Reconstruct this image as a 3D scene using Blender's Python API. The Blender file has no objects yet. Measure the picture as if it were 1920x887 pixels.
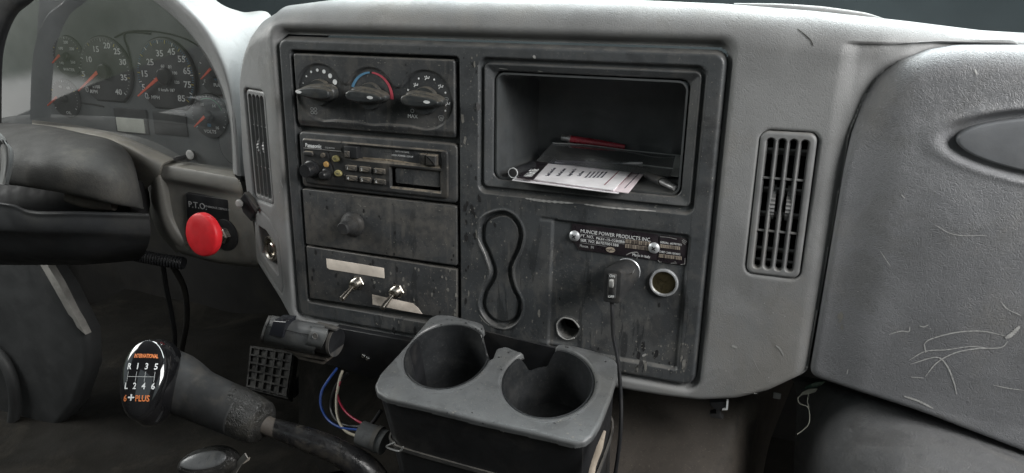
import bpy, bmesh, math, random
import numpy as np
from mathutils import Vector, Matrix
random.seed(7); np.random.seed(7)
PI = math.pi
SC = bpy.context.scene
C = SC.collection

# ------------------------------------------------------------------ camera
F = 1368.0
AX = np.array([0.93645051, 0.11732819, -0.33059724])      # dash "right" in camera space
AD = np.array([-0.01519998, 0.95513408, 0.29578346])      # dash "down"
AD -= AX * (AX @ AD); AD /= np.linalg.norm(AD)
AY = np.cross(AX, AD)
AY = AY if AY[2] > 0 else -AY
RW = np.array([AX, AY, -AD])
CAM = np.array([0.26602383, -0.72, 0.21119937])
cd = bpy.data.cameras.new('camera'); co = bpy.data.objects.new('camera', cd); C.objects.link(co)
cd.sensor_width = 36; cd.lens = F / 1920 * 36; cd.clip_start = 0.02; cd.clip_end = 60
r_, u_, b_ = RW @ np.array([1, 0, 0]), RW @ np.array([0, -1, 0]), RW @ np.array([0, 0, -1])
co.matrix_world = Matrix(((r_[0], u_[0], b_[0], CAM[0]), (r_[1], u_[1], b_[1], CAM[1]),
                          (r_[2], u_[2], b_[2], CAM[2]), (0, 0, 0, 1)))
SC.camera = co

# ------------------------------------------------------------------ world and lamps (light of a truck cab)
w = bpy.data.worlds.new('World'); SC.world = w; w.use_nodes = True
nt = w.node_tree; nt.nodes.clear()
wo = nt.nodes.new('ShaderNodeOutputWorld'); bg = nt.nodes.new('ShaderNodeBackground')
tc = nt.nodes.new('ShaderNodeTexCoord'); sp = nt.nodes.new('ShaderNodeSeparateXYZ')
nz = nt.nodes.new('ShaderNodeTexNoise'); nz.inputs['Scale'].default_value = 7; nz.inputs['Detail'].default_value = 5
ad = nt.nodes.new('ShaderNodeMath'); ad.operation = 'MULTIPLY_ADD'; ad.inputs[1].default_value = 0.16
rp = nt.nodes.new('ShaderNodeValToRGB')
nt.links.new(tc.outputs['Generated'], sp.inputs[0]); nt.links.new(tc.outputs['Generated'], nz.inputs['Vector'])
nt.links.new(nz.outputs['Fac'], ad.inputs[0]); nt.links.new(sp.outputs['Z'], ad.inputs[2])
nt.links.new(ad.outputs[0], rp.inputs[0])
el = rp.color_ramp.elements
el[0].position = 0.0; el[0].color = (1.1, 1.1, 1.06, 1)
el[1].position = 1.0; el[1].color = (0.62, 0.72, 0.76, 1)
for p_, c_ in ((0.015, (1.0, 1.02, 0.98, 1)), (0.03, (0.12, 0.15, 0.10, 1)), (0.30, (0.24, 0.29, 0.20, 1)), (0.36, (0.60, 0.68, 0.70, 1))):
    e_ = el.new(p_); e_.color = c_
nt.links.new(rp.outputs[0], bg.inputs[0]); bg.inputs[1].default_value = 0.6
nt.links.new(bg.outputs[0], wo.inputs[0])

def area(name, loc, target, sx, sy, energy, col):
    l = bpy.data.lights.new(name, 'AREA'); l.shape = 'RECTANGLE'; l.size = sx; l.size_y = sy
    l.energy = energy; l.color = col
    o = bpy.data.objects.new(name, l); C.objects.link(o); o.location = loc
    o.rotation_euler = (Vector(target) - Vector(loc)).to_track_quat('-Z', 'Y').to_euler()
    return o
area('windshield_daylight', (0.15, 0.62, 1.00), (0.05, 0.05, 0.1), 1.9, 0.75, 50, (0.93, 1.0, 1.0))
area('passenger_window_daylight', (1.28, -0.45, 0.70), (0.1, 0.0, 0.0), 0.8, 0.6, 21, (1.0, 0.98, 0.96))
area('driver_window_daylight', (-1.48, -0.35, 0.65), (-0.3, 0.0, 0.0), 0.8, 0.55, 12, (1.0, 1.0, 0.97))
SC.view_settings.view_transform = 'Standard'; SC.view_settings.look = 'None'
SC.view_settings.gamma = 1.0; SC.view_settings.exposure = 0.36
SC.view_settings.use_curve_mapping = False

# ------------------------------------------------------------------ projection helpers
def ray(px, py): return RW @ np.array([px - 960.0, py - 443.5, F])
def at(px, py, y):
    r = ray(px, py); return CAM + r * ((y - CAM[1]) / r[1])
def atz(px, py, z):
    r = ray(px, py); return CAM + r * ((z - CAM[2]) / r[2])
def pxz(pts, y=0.0):
    return [(p[0], p[2]) for p in (at(a, b, y) for a, b in pts)]

# ------------------------------------------------------------------ materials
def mat(name, base, rough=0.55, metal=0.0, spec=0.5, dust=None, dust_amt=0.0, dark=None, dark_amt=0.0, scale=30,
        streak=0.0, spots=0.0, ledge=0.0, grain=0.0, gscale=700, leather=0.0, coat=0.0, alpha=1.0, trans=0.0, brushed=0.0,
        dirtz=None, grime=0.0, wear=0.0, rvar=0.12):
    m = bpy.data.materials.new(name); m.use_nodes = True; t = m.node_tree; n = t.nodes; L = t.links
    b = n['Principled BSDF']; b.inputs['Roughness'].default_value = rough; b.inputs['Metallic'].default_value = metal
    b.inputs['Specular IOR Level'].default_value = spec
    if coat: b.inputs['Coat Weight'].default_value = coat; b.inputs['Coat Roughness'].default_value = 0.05
    if alpha < 1: b.inputs['Alpha'].default_value = alpha
    if trans: b.inputs['Transmission Weight'].default_value = trans
    tcn = n.new('ShaderNodeTexCoord'); OB = tcn.outputs['Object']
    def noise(sc, det=5, vec=None, rg=0.6, dist=0.0):
        q = n.new('ShaderNodeTexNoise'); q.inputs['Scale'].default_value = sc; q.inputs['Detail'].default_value = det
        q.inputs['Roughness'].default_value = rg; q.inputs['Distortion'].default_value = dist
        L.new(vec or OB, q.inputs['Vector']); return q.outputs['Fac']
    def rng(v, a, b_, c0=0.0, c1=1.0):
        q = n.new('ShaderNodeMapRange'); q.interpolation_type = 'SMOOTHSTEP'
        q.inputs[1].default_value = a; q.inputs[2].default_value = b_; q.inputs[3].default_value = c0; q.inputs[4].default_value = c1
        L.new(v, q.inputs[0]); return q.outputs[0]
    def mix(f, a, c):
        q = n.new('ShaderNodeMix'); q.data_type = 'RGBA'
        if hasattr(f, 'links'): L.new(f, q.inputs[0])
        else: q.inputs[0].default_value = f
        for i, v in ((6, a), (7, c)):
            if hasattr(v, 'links'): L.new(v, q.inputs[i])
            else: q.inputs[i].default_value = (*v, 1) if len(v) == 3 else v
        return q.outputs[2]
    def mth(op, a, c):
        q = n.new('ShaderNodeMath'); q.operation = op
        for i, v in ((0, a), (1, c)):
            if hasattr(v, 'links'): L.new(v, q.inputs[i])
            else: q.inputs[i].default_value = v
        return q.outputs[0]
    col = mix(rng(noise(scale, 6), 0.35, 0.65), tuple(0.86 * x for x in base), tuple(min(1, 1.12 * x) for x in base))
    dfac = None
    if dust_amt and dust:
        f = rng(noise(scale * 0.6, 8, rg=0.72, dist=0.4), 0.48, 0.66, 0, dust_amt); col = mix(f, col, dust)
        if dirtz:
            sx = n.new('ShaderNodeSeparateXYZ'); L.new(OB, sx.inputs[0])
            zf = rng(sx.outputs['Z'], dirtz[0], dirtz[1], 1, 0)
            f2 = mth('MULTIPLY', zf, rng(noise(scale * 0.9, 9, rg=0.75, dist=0.8), 0.46, 0.6, 0, dirtz[2])); col = mix(f2, col, dust)
        dfac = f
    if streak:
        mp = n.new('ShaderNodeMapping'); mp.inputs['Scale'].default_value = (1, 1, 0.12); L.new(OB, mp.inputs[0])
        f = rng(noise(scale * 2.6, 6, mp.outputs[0]), 0.56, 0.68, 0, streak); col = mix(f, col, dust or (0.3, 0.3, 0.28))
    if dark_amt:
        f = rng(noise(scale * 1.4, 7, dist=0.6), 0.54, 0.62, 0, dark_amt); col = mix(f, col, dark or tuple(0.4 * x for x in base))
    if grime:
        gz_ = n.new('ShaderNodeSeparateXYZ'); L.new(OB, gz_.inputs[0]); gm = rng(gz_.outputs['Z'], 0.02, 0.33, 1.0, 0.15)
        f = mth('MULTIPLY', gm, rng(noise(30, 10, rg=0.7, dist=0.3), 0.50, 0.58, 0, grime * 0.5)); col = mix(f, col, dust)
        mp = n.new('ShaderNodeMapping'); mp.inputs['Scale'].default_value = (1, 1, 0.16); L.new(OB, mp.inputs[0])
        f = mth('MULTIPLY', gm, rng(noise(95, 6, mp.outputs[0], dist=0.3), 0.60, 0.66, 0, grime * 0.7)); col = mix(f, col, dust)
        f = mth('MULTIPLY', gm, rng(noise(70, 6, mp.outputs[0], dist=0.5), 0.59, 0.63, 0, grime * 0.9)); col = mix(f, col, tuple(0.42 * x for x in base))
        f = rng(noise(420, 3), 0.62, 0.70, 0, grime * 0.6); col = mix(f, col, tuple(min(1, 1.7 * x) for x in dust))
        f = rng(noise(300, 3, dist=1.0), 0.66, 0.70, 0, grime * 0.8); col = mix(f, col, tuple(0.35 * x for x in base))
    if spots:
        f = rng(noise(scale * 9, 3), 0.67, 0.72, 0, spots); col = mix(f, col, tuple(0.35 * x for x in base))
        f = rng(noise(scale * 12 + 5, 2, dist=1.5), 0.70, 0.75, 0, spots * 0.8); col = mix(f, col, tuple(min(1, 2.4 * x + 0.04) for x in base))
    if ledge:
        g = n.new('ShaderNodeNewGeometry'); sx = n.new('ShaderNodeSeparateXYZ'); L.new(g.outputs['True Normal'], sx.inputs[0])
        f = mth('MULTIPLY', rng(sx.outputs['Z'], 0.35, 0.8), rng(noise(scale * 3, 6, rg=0.7), 0.35, 0.6, 0.15, ledge)); col = mix(f, col, dust or (0.3, 0.28, 0.24))
    if wear:
        g = n.new('ShaderNodeNewGeometry')
        f = mth('MULTIPLY', rng(g.outputs['Pointiness'], 0.53, 0.60), rng(noise(scale * 4, 5), 0.35, 0.65, 0.1, wear)); col = mix(f, col, dust or (0.4, 0.4, 0.38))
    L.new(col, b.inputs['Base Color'])
    rv = rng(noise(scale * 1.7, 6), 0.3, 0.7, max(0.02, rough - rvar), min(1, rough + rvar)); L.new(rv, b.inputs['Roughness'])
    h = None
    if leather:
        nv = n.new('ShaderNodeTexNoise'); nv.inputs['Scale'].default_value = 60; nv.inputs['Detail'].default_value = 3; L.new(OB, nv.inputs['Vector'])
        mx = n.new('ShaderNodeVectorMath'); mx.operation = 'MULTIPLY_ADD'; mx.inputs[1].default_value = (0.02, 0.02, 0.02)
        L.new(nv.outputs['Color'], mx.inputs[0]); L.new(OB, mx.inputs[2])
        mp = n.new('ShaderNodeMapping'); mp.inputs['Scale'].default_value = (1, 1, 0.55); mp.inputs['Rotation'].default_value = (0, 0.35, 0); L.new(mx.outputs[0], mp.inputs[0])
        vo = n.new('ShaderNodeTexVoronoi'); vo.feature = 'DISTANCE_TO_EDGE'; vo.inputs['Scale'].default_value = 760; L.new(mp.outputs[0], vo.inputs['Vector'])
        a1 = rng(vo.outputs['Distance'], 0.0, 0.25)
        vo2 = n.new('ShaderNodeTexVoronoi'); vo2.feature = 'DISTANCE_TO_EDGE'; vo2.inputs['Scale'].default_value = 350; L.new(mp.outputs[0], vo2.inputs['Vector'])
        a2 = rng(vo2.outputs['Distance'], 0.0, 0.10)
        h = mth('ADD', mth('ADD', mth('MULTIPLY', a1, 0.6), mth('MULTIPLY', a2, 0.8)), noise(90, 4))
        bp = n.new('ShaderNodeBump'); bp.inputs['Strength'].default_value = leather; bp.inputs['Distance'].default_value = 0.0005
        L.new(h, bp.inputs['Height']); L.new(bp.outputs[0], b.inputs['Normal'])
    elif grain:
        if brushed:
            mp = n.new('ShaderNodeMapping'); mp.inputs['Scale'].default_value = (0.05, 1, 1); L.new(OB, mp.inputs[0]); h = noise(gscale, 3, mp.outputs[0])
        else: h = mth('ADD', noise(gscale, 3), mth('MULTIPLY', noise(gscale * 0.12, 4), 1.5))
        bp = n.new('ShaderNodeBump'); bp.inputs['Strength'].default_value = grain; bp.inputs['Distance'].default_value = 0.001
        L.new(h, bp.inputs['Height']); L.new(bp.outputs[0], b.inputs['Normal'])
    return m
DUST = (0.20, 0.18, 0.155)
M = {}
M['skin'] = mat('grey_skin', (0.222, 0.226, 0.227), 0.50, scale=9, dust=(0.25, 0.235, 0.21), dust_amt=0.45, dark_amt=0.22, dark=(0.13, 0.128, 0.12), leather=0.28, dirtz=(-0.16, 0.10, 0.4))
M['skin_left'] = mat('grey_dusty_plastic', (0.17, 0.168, 0.155), 0.55, scale=14, dust=(0.25, 0.23, 0.19), dust_amt=0.5, grain=0.25, gscale=900, ledge=0.5, spots=0.25, wear=0.5)
M['skin_right'] = mat('blue_grey_skin', (0.180, 0.185, 0.194), 0.47, scale=9, dust=(0.25, 0.24, 0.22), dust_amt=0.4, dark_amt=0.35, dark=(0.13, 0.13, 0.128), leather=0.48, spots=0.15, rvar=0.16)
M['bezel'] = mat('dark_bezel_plastic', (0.058, 0.063, 0.067), 0.46, scale=16, dust=(0.125, 0.122, 0.115), dust_amt=0.3, streak=0.2, spots=0.5, ledge=0.9, grain=0.18, dark_amt=0.35, dark=(0.022, 0.022, 0.024), wear=0.8, dirtz=(-0.15, 0.06, 0.3), grime=0.8)
M['module'] = mat('dark_module_plastic', (0.050, 0.053, 0.056), 0.43, scale=20, dust=(0.13, 0.122, 0.110), dust_amt=0.2, spots=0.5, ledge=0.8, grain=0.15, wear=0.6, dirtz=(-0.15, 0.02, 0.25), grime=0.6)
M['radio'] = mat('radio_plastic', (0.035, 0.036, 0.037), 0.42, scale=26, dust=(0.22, 0.19, 0.15), dust_amt=0.35, spots=0.4, ledge=1.0, grain=0.12, wear=0.7)
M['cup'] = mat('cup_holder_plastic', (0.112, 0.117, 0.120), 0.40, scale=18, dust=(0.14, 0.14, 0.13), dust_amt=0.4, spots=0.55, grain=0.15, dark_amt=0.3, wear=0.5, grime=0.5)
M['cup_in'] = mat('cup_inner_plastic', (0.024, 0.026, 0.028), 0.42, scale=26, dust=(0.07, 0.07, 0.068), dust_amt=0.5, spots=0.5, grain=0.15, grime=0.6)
M['black'] = mat('black_plastic', (0.018, 0.019, 0.021), 0.42, scale=25, dust=(0.07, 0.065, 0.06), dust_amt=0.3, grain=0.1)
M['black_gloss'] = mat('gloss_black_plastic', (0.009, 0.009, 0.010), 0.06, scale=25, coat=1.0, rvar=0.04)
M['shroud'] = mat('column_plastic', (0.066, 0.066, 0.064), 0.78, spec=0.3, scale=18, dust=(0.13, 0.125, 0.11), dust_amt=0.5, grain=0.5, gscale=500, spots=0.3)
M['shroud_low'] = mat('column_lower_plastic', (0.028, 0.030, 0.033), 0.68, scale=18, dust=(0.06, 0.058, 0.05), dust_amt=0.3, grain=0.2)
M['knob'] = mat('knob_plastic', (0.038, 0.042, 0.044), 0.36, scale=60, dust=(0.14, 0.125, 0.10), dust_amt=0.25, ledge=0.7, grain=0.08, gscale=900)
M['void'] = mat('near_black_plastic', (0.010, 0.010, 0.011), 0.8, scale=20)  # flat near-black for backings, slots, seams and rims
M['under'] = mat('underside_metal', (0.022, 0.021, 0.020), 0.7, scale=6, dust=(0.05, 0.045, 0.036), dust_amt=0.5, grain=0.3, gscale=80)
M['cubby'] = mat('cubby_plastic', (0.066, 0.072, 0.075), 0.5, scale=22, dust=(0.09, 0.088, 0.08), dust_amt=0.35, spots=0.3, ledge=0.5)
M['white'] = mat('white_print', (0.75, 0.77, 0.77), 0.6, scale=90)
M['grey_print'] = mat('grey_print', (0.40, 0.41, 0.41), 0.6, scale=90)
M['blue'] = mat('blue_print', (0.10, 0.26, 0.42), 0.6, scale=60)
M['red_print'] = mat('red_print', (0.50, 0.07, 0.10), 0.6, scale=60)
M['yellow'] = mat('yellow_print', (0.55, 0.45, 0.10), 0.6, scale=60)
M['green'] = mat('green_print', (0.10, 0.32, 0.20), 0.6, scale=60)
M['orange'] = mat('orange_print', (0.72, 0.22, 0.07), 0.5, scale=60)
M['needle'] = mat('red_needle', (0.92, 0.16, 0.09), 0.5, scale=60)
M['red'] = mat('red_knob_plastic', (0.66, 0.020, 0.028), 0.50, scale=30, dark_amt=0.2, dark=(0.5, 0.018, 0.02), spec=0.35)
M['metal'] = mat('worn_nickel', (0.50, 0.47, 0.42), 0.28, metal=1.0, scale=60, dark_amt=0.5, dark=(0.18, 0.15, 0.11), rvar=0.1)
M['chrome'] = mat('chrome_ring', (0.72, 0.72, 0.70), 0.2, metal=1.0, scale=60, dark_amt=0.3, dark=(0.3, 0.29, 0.26))
M['bright'] = mat('bright_zinc', (0.62, 0.64, 0.66), 0.38, metal=0.55, scale=90, dark_amt=0.3, dark=(0.3, 0.29, 0.27))
M['brass'] = mat('tarnished_brass', (0.13, 0.11, 0.06), 0.35, metal=0.8, scale=90, dark_amt=0.6, dark=(0.06, 0.05, 0.03))
M['tape'] = mat('masking_tape', (0.80, 0.72, 0.63), 0.75, scale=35, dust=(0.52, 0.44, 0.37), dust_amt=0.6, grain=0.2, gscale=300)
M['amber'] = mat('amber_button', (0.48, 0.29, 0.10), 0.4, scale=60, dark_amt=0.3)
M['olive'] = mat('faded_yellow_button', (0.33, 0.29, 0.13), 0.4, scale=90, dark_amt=0.5)
M['lcd'] = mat('lcd_grey', (0.62, 0.64, 0.58), 0.4, scale=20)
M['lcd_dark'] = mat('dark_display', (0.022, 0.024, 0.03), 0.15, scale=20, dust=(0.06, 0.06, 0.06), dust_amt=0.4)
M['dial'] = mat('dial_face', (0.048, 0.051, 0.054), 0.6, scale=20)
M['dial_plate'] = mat('cluster_plate', (0.135, 0.146, 0.152), 0.6, scale=12)
M['plate'] = mat('label_black', (0.022, 0.017, 0.021), 0.35, scale=40, dust=(0.12, 0.11, 0.1), dust_amt=0.25, spots=0.4)
M['barcode'] = mat('barcode_beige', (0.42, 0.36, 0.29), 0.6, scale=90, dark_amt=0.3)
M['scuff'] = mat('pale_scuff', (0.34, 0.34, 0.33), 0.7, scale=90, dust=(0.2, 0.2, 0.2), dust_amt=0.5)
M['paper'] = mat('paper_white', (0.86, 0.85, 0.87), 0.7, scale=20)
M['paper_pink'] = mat('paper_pinkish', (0.80, 0.70, 0.73), 0.7, scale=20)
M['ink'] = mat('ink_dark', (0.05, 0.05, 0.07), 0.7, scale=60)
M['ink_red'] = mat('ink_maroon', (0.22, 0.04, 0.07), 0.7, scale=60)
M['pen_red'] = mat('pen_red', (0.42, 0.05, 0.07), 0.3, scale=60)
M['silver'] = mat('satin_silver', (0.5, 0.5, 0.5), 0.35, metal=0.8, scale=60)
M['wire_blue'] = mat('blue_insulation', (0.02, 0.07, 0.30), 0.4, scale=60)
M['wire_white'] = mat('white_insulation', (0.52, 0.48, 0.38), 0.45, scale=60, dark_amt=0.3)
M['wire_red'] = mat('red_insulation', (0.42, 0.02, 0.06), 0.4, scale=60)
M['floor'] = mat('dirty_floor_mat', (0.015, 0.014, 0.012), 0.9, scale=10, dust=(0.042, 0.037, 0.030), spec=0.2, dust_amt=0.6, grain=0.8, gscale=220, dark_amt=0.5, dark=(0.02, 0.018, 0.015))
M['cover'] = mat('engine_cover_plastic', (0.085, 0.074, 0.064), 0.7, scale=9, dust=(0.16, 0.138, 0.112), dust_amt=0.6, grain=0.3, gscale=300, grime=0.5, dark_amt=0.6, dark=(0.035, 0.033, 0.031), spots=0.3)
M['door'] = mat('door_panel_grey', (0.040, 0.042, 0.043), 0.6, scale=14, dust=(0.07, 0.07, 0.067), dust_amt=0.3, grain=0.2)
M['rubber'] = mat('pedal_rubber', (0.025, 0.024, 0.024), 0.7, scale=30, dust=(0.10, 0.095, 0.085), dust_amt=0.6, wear=0.8)
M['strip'] = mat('pale_edge_strip', (0.30, 0.29, 0.27), 0.6, scale=30, dust=(0.1, 0.1, 0.09), dust_amt=0.4)
M['grip'] = mat('cracked_grip', (0.022, 0.022, 0.021), 0.35, scale=40, leather=0.8, dust=(0.07, 0.065, 0.055), dust_amt=0.5)
M['rubber_black'] = mat('matt_black_rubber', (0.030, 0.031, 0.032), 0.62, scale=60, spec=0.3, dust=(0.10, 0.09, 0.075), dust_amt=0.3)
M['tapewrap'] = mat('wrapped_tape_black', (0.014, 0.014, 0.015), 0.32, scale=60, dust=(0.14, 0.125, 0.10), dust_amt=0.25, spots=0.5, grain=0.5, gscale=160)
M['tag'] = mat('torn_tag_green', (0.05, 0.10, 0.07), 0.6, scale=120, dust=(0.4, 0.45, 0.35), dust_amt=0.6)
M['tag_pale'] = mat('torn_tag_pale', (0.42, 0.43, 0.36), 0.7, scale=80)
M['cowl'] = mat('windshield_cowl', (0.012, 0.015, 0.016), 0.95, scale=3, spec=0.08)
M['leaf'] = mat('oval_insert', (0.15, 0.158, 0.168), 0.42, scale=20, dust=(0.2, 0.2, 0.2), dust_amt=0.25, grain=0.1)
M['vent'] = mat('vent_plastic', (0.20, 0.203, 0.205), 0.45, scale=30, dust=(0.2, 0.19, 0.17), dust_amt=0.35, ledge=0.5)
M['vane'] = mat('vent_vane_plastic', (0.24, 0.243, 0.245), 0.5, scale=30, dust=(0.18, 0.17, 0.15), dust_amt=0.3, ledge=0.8)

def glass_mat(name, refl, haze, tint=(0.8, 0.8, 0.8)):
    m = bpy.data.materials.new(name); m.use_nodes = True; t = m.node_tree; n = t.nodes; L = t.links; n.clear()
    o = n.new('ShaderNodeOutputMaterial'); tr = n.new('ShaderNodeBsdfTransparent'); gl = n.new('ShaderNodeBsdfGlossy'); df = n.new('ShaderNodeBsdfDiffuse')
    tr.inputs[0].default_value = (*tint, 1); gl.inputs['Roughness'].default_value = 0.035; df.inputs[0].default_value = (0.5, 0.52, 0.5, 1)
    lw = n.new('ShaderNodeLayerWeight'); lw.inputs[0].default_value = 0.35; pw_ = n.new('ShaderNodeMath'); pw_.operation = 'POWER'; pw_.inputs[1].default_value = 1.2; L.new(lw.outputs['Facing'], pw_.inputs[0])
    mu = n.new('ShaderNodeMath'); mu.operation = 'MULTIPLY'; mu.inputs[1].default_value = refl; L.new(pw_.outputs[0], mu.inputs[0])
    tcn = n.new('ShaderNodeTexCoord'); nz = n.new('ShaderNodeTexNoise'); nz.inputs['Scale'].default_value = 22; nz.inputs['Detail'].default_value = 8; L.new(tcn.outputs['Object'], nz.inputs['Vector'])
    mr = n.new('ShaderNodeMapRange'); mr.inputs[1].default_value = 0.35; mr.inputs[2].default_value = 0.75; mr.inputs[3].default_value = haze * 0.5; mr.inputs[4].default_value = haze * 1.8; L.new(nz.outputs['Fac'], mr.inputs[0])
    a = n.new('ShaderNodeMixShader'); c = n.new('ShaderNodeMixShader')
    L.new(mr.outputs[0], a.inputs[0]); L.new(tr.outputs[0], a.inputs[1]); L.new(df.outputs[0], a.inputs[2])
    L.new(mu.outputs[0], c.inputs[0]); L.new(a.outputs[0], c.inputs[1]); L.new(gl.outputs[0], c.inputs[2]); L.new(c.outputs[0], o.inputs[0])
    return m
M['lens'] = glass_mat('cluster_lens_plastic', 1.1, 0.065, (0.92, 0.92, 0.92))
M['sleeve_tab'] = glass_mat('milky_sleeve_plastic', 1.0, 0.45, (0.6, 0.6, 0.65))
M['sleeve'] = glass_mat('clear_sleeve_plastic', 1.2, 0.22, (0.62, 0.62, 0.68))

M['bright_scuff'] = mat('bright_scratch', (0.46, 0.46, 0.45), 0.8, scale=200, dust=(0.35, 0.35, 0.34), dust_amt=0.6)
M['skin_low'] = mat('lower_skin', (0.125, 0.128, 0.132), 0.6, scale=12, dust=(0.17, 0.165, 0.155), dust_amt=0.5, dark_amt=0.4, leather=0.55, grime=0.3)
M['tan_dust'] = mat('caked_tan_dust', (0.20, 0.165, 0.12), 0.9, scale=90, dust=(0.30, 0.25, 0.18), dust_amt=0.6, dark_amt=0.7, dark=(0.06, 0.05, 0.04), spots=0.4)
M['pale_speck'] = mat('pale_speck', (0.19, 0.185, 0.17), 0.85, scale=200)
M['dark_speck'] = mat('dark_speck', (0.022, 0.022, 0.023), 0.5, scale=200)
# ------------------------------------------------------------------ object helpers
def pos_of(o):
    p = Vector((0, 0, 0))
    while o is not None: p += o.location; o = o.parent
    return p
def link(me, name, m, parent=None, smooth=35):
    o = bpy.data.objects.new(name, me); C.objects.link(o)
    if m is not None: me.materials.append(M[m] if isinstance(m, str) else m)
    if parent is not None:
        q = pos_of(parent); me.transform(Matrix.Translation(-q)); o.parent = parent
    if smooth:
        me.polygons.foreach_set('use_smooth', [True] * len(me.polygons))
        if smooth < 180: me.set_sharp_from_angle(angle=math.radians(smooth))
    me.update(); return o
def thing(name, label, cat, loc=(0, 0, 0), group=None):
    o = bpy.data.objects.new(name, None); C.objects.link(o); o.location = Vector([float(v) for v in loc]); o.empty_display_size = 0.02
    o['label'] = label; o['category'] = cat
    if group: o['group'] = group
    return o
def tag(o, label, cat, group=None):
    o['label'] = label; o['category'] = cat
    if group: o['group'] = group
    return o
def mesh(verts, faces, name='m'):
    me = bpy.data.meshes.new(name); me.from_pydata([tuple(map(float, v)) for v in verts], [], faces); me.validate(); me.update(); return me
def fixn(me):
    bm = bmesh.new(); bm.from_mesh(me); bmesh.ops.remove_doubles(bm, verts=bm.verts, dist=1e-6); bmesh.ops.recalc_face_normals(bm, faces=bm.faces); bm.to_mesh(me); bm.free(); return me
def frame(origin, normal, up=(0, 0, 1)):
    """local x,y,z -> z along normal (towards the viewer)"""
    n = Vector(normal).normalized(); u = Vector(up); x = u.cross(n).normalized(); y = n.cross(x)
    return Matrix(((x.x, y.x, n.x, origin[0]), (x.y, y.y, n.y, origin[1]), (x.z, y.z, n.z, origin[2]), (0, 0, 0, 1)))
def FY(x, y, z): return frame((x, y, z), (0, -1, 0))      # facing the seats: local x->X, y->Z, z->-Y
def plate2(name, pts, front, back, bev, m, parent=None, fr=None, seg=3, holes=None, smooth=40):
    """outline (local x,y) extruded from back to front (local z) with a rounded front edge"""
    P = np.array(pts, float); a = 0.5 * np.sum(P[:, 0] * np.roll(P[:, 1], -1) - np.roll(P[:, 0], -1) * P[:, 1])
    if a < 0: P = P[::-1]
    n = len(P)
    e1 = P - np.roll(P, 1, 0); e2 = np.roll(P, -1, 0) - P
    e1 /= np.maximum(np.linalg.norm(e1, axis=1, keepdims=True), 1e-9); e2 /= np.maximum(np.linalg.norm(e2, axis=1, keepdims=True), 1e-9)
    n1 = np.c_[-e1[:, 1], e1[:, 0]]; n2 = np.c_[-e2[:, 1], e2[:, 0]]; nn = n1 + n2; nn /= np.maximum(np.linalg.norm(nn, axis=1, keepdims=True), 1e-9)
    k = 1 / np.maximum(0.5, np.sum(nn * n1, axis=1)); nn *= k[:, None]
    loops = [(0, back)]
    if bev > 0:
        for i in range(seg + 1):
            t = i / seg * PI / 2; loops.append((bev * (1 - math.cos(t)), front - bev + bev * math.sin(t)))
    else: loops.append((0, front))
    V = []; Fc = []
    for off, z in loops:
        Q = P + nn * off
        V += [(q[0], q[1], z) for q in Q]
    for l in range(len(loops) - 1):
        for i in range(n): j = (i + 1) % n; Fc.append((l * n + i, l * n + j, (l + 1) * n + j, (l + 1) * n + i))
    Fc.append(tuple(range((len(loops) - 1) * n, len(loops) * n))); Fc.append(tuple(range(n - 1, -1, -1)))
    me = mesh(V, Fc); me.transform(fr if fr is not None else Matrix.Identity(4))
    return link(me, name, m, parent, smooth)
def plateY(name, pts, yf, yb, bev, m, parent=None, **k):
    """outline in (X,Z), front face at Y=yf (towards seats), back at yb"""
    return plate2(name, pts, -yf, -yb, bev, m, parent, FY(0, 0, 0), **k)
def rr(cx, cz, w_, h, r, n=5):
    o = []
    for sx, sz, a0 in ((1, 1, 0), (-1, 1, 90), (-1, -1, 180), (1, -1, 270)):
        for i in range(n + 1):
            a = math.radians(a0 + 90 * i / n); o.append((cx + sx * (w_ / 2 - r) + r * math.cos(a), cz + sz * (h / 2 - r) + r * math.sin(a)))
    return o
def rb(x0, x1, z0, z1, r, n=5): return rr((x0 + x1) / 2, (z0 + z1) / 2, x1 - x0, z1 - z0, r, n)
def ell(cx, cz, a, b, n=32, rot=0): 
    return [(cx + a * math.cos(t) * math.cos(rot) - b * math.sin(t) * math.sin(rot), cz + a * math.cos(t) * math.sin(rot) + b * math.sin(t) * math.cos(rot)) for t in (2 * PI * i / n for i in range(n))]
def lathe(name, prof, m, parent=None, fr=None, n=32, smooth=35, mats=None, sx=1, sy=1):
    V = []; Fc = []
    for r, z in prof:
        for i in range(n): a = 2 * PI * i / n; V.append((sx * r * math.cos(a), sy * r * math.sin(a), z))
    for l in range(len(prof) - 1):
        for i in range(n): j = (i + 1) % n; Fc.append((l * n + i, l * n + j, (l + 1) * n + j, (l + 1) * n + i))
    if prof[-1][0] > 1e-6: Fc.append(tuple(range((len(prof) - 1) * n, len(prof) * n)))
    if prof[0][0] > 1e-6: Fc.append(tuple(range(n - 1, -1, -1)))
    me = mesh(V, Fc); me = fixn(me); me.transform(fr if fr is not None else Matrix.Identity(4))
    return link(me, name, m, parent, smooth)
def crom(P, n):
    P = np.array(P, float); Q = np.vstack([2 * P[0] - P[1], P, 2 * P[-1] - P[-2]]); o = []
    seg = len(P) - 1
    for k in range(n):
        t = k / (n - 1) * seg; i = min(int(t), seg - 1); f = t - i; a, b, c, d = Q[i:i + 4]
        o.append(0.5 * ((2 * b) + (-a + c) * f + (2 * a - 5 * b + 4 * c - d) * f * f + (-a + 3 * b - 3 * c + d) * f ** 3))
    return np.array(o)
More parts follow.
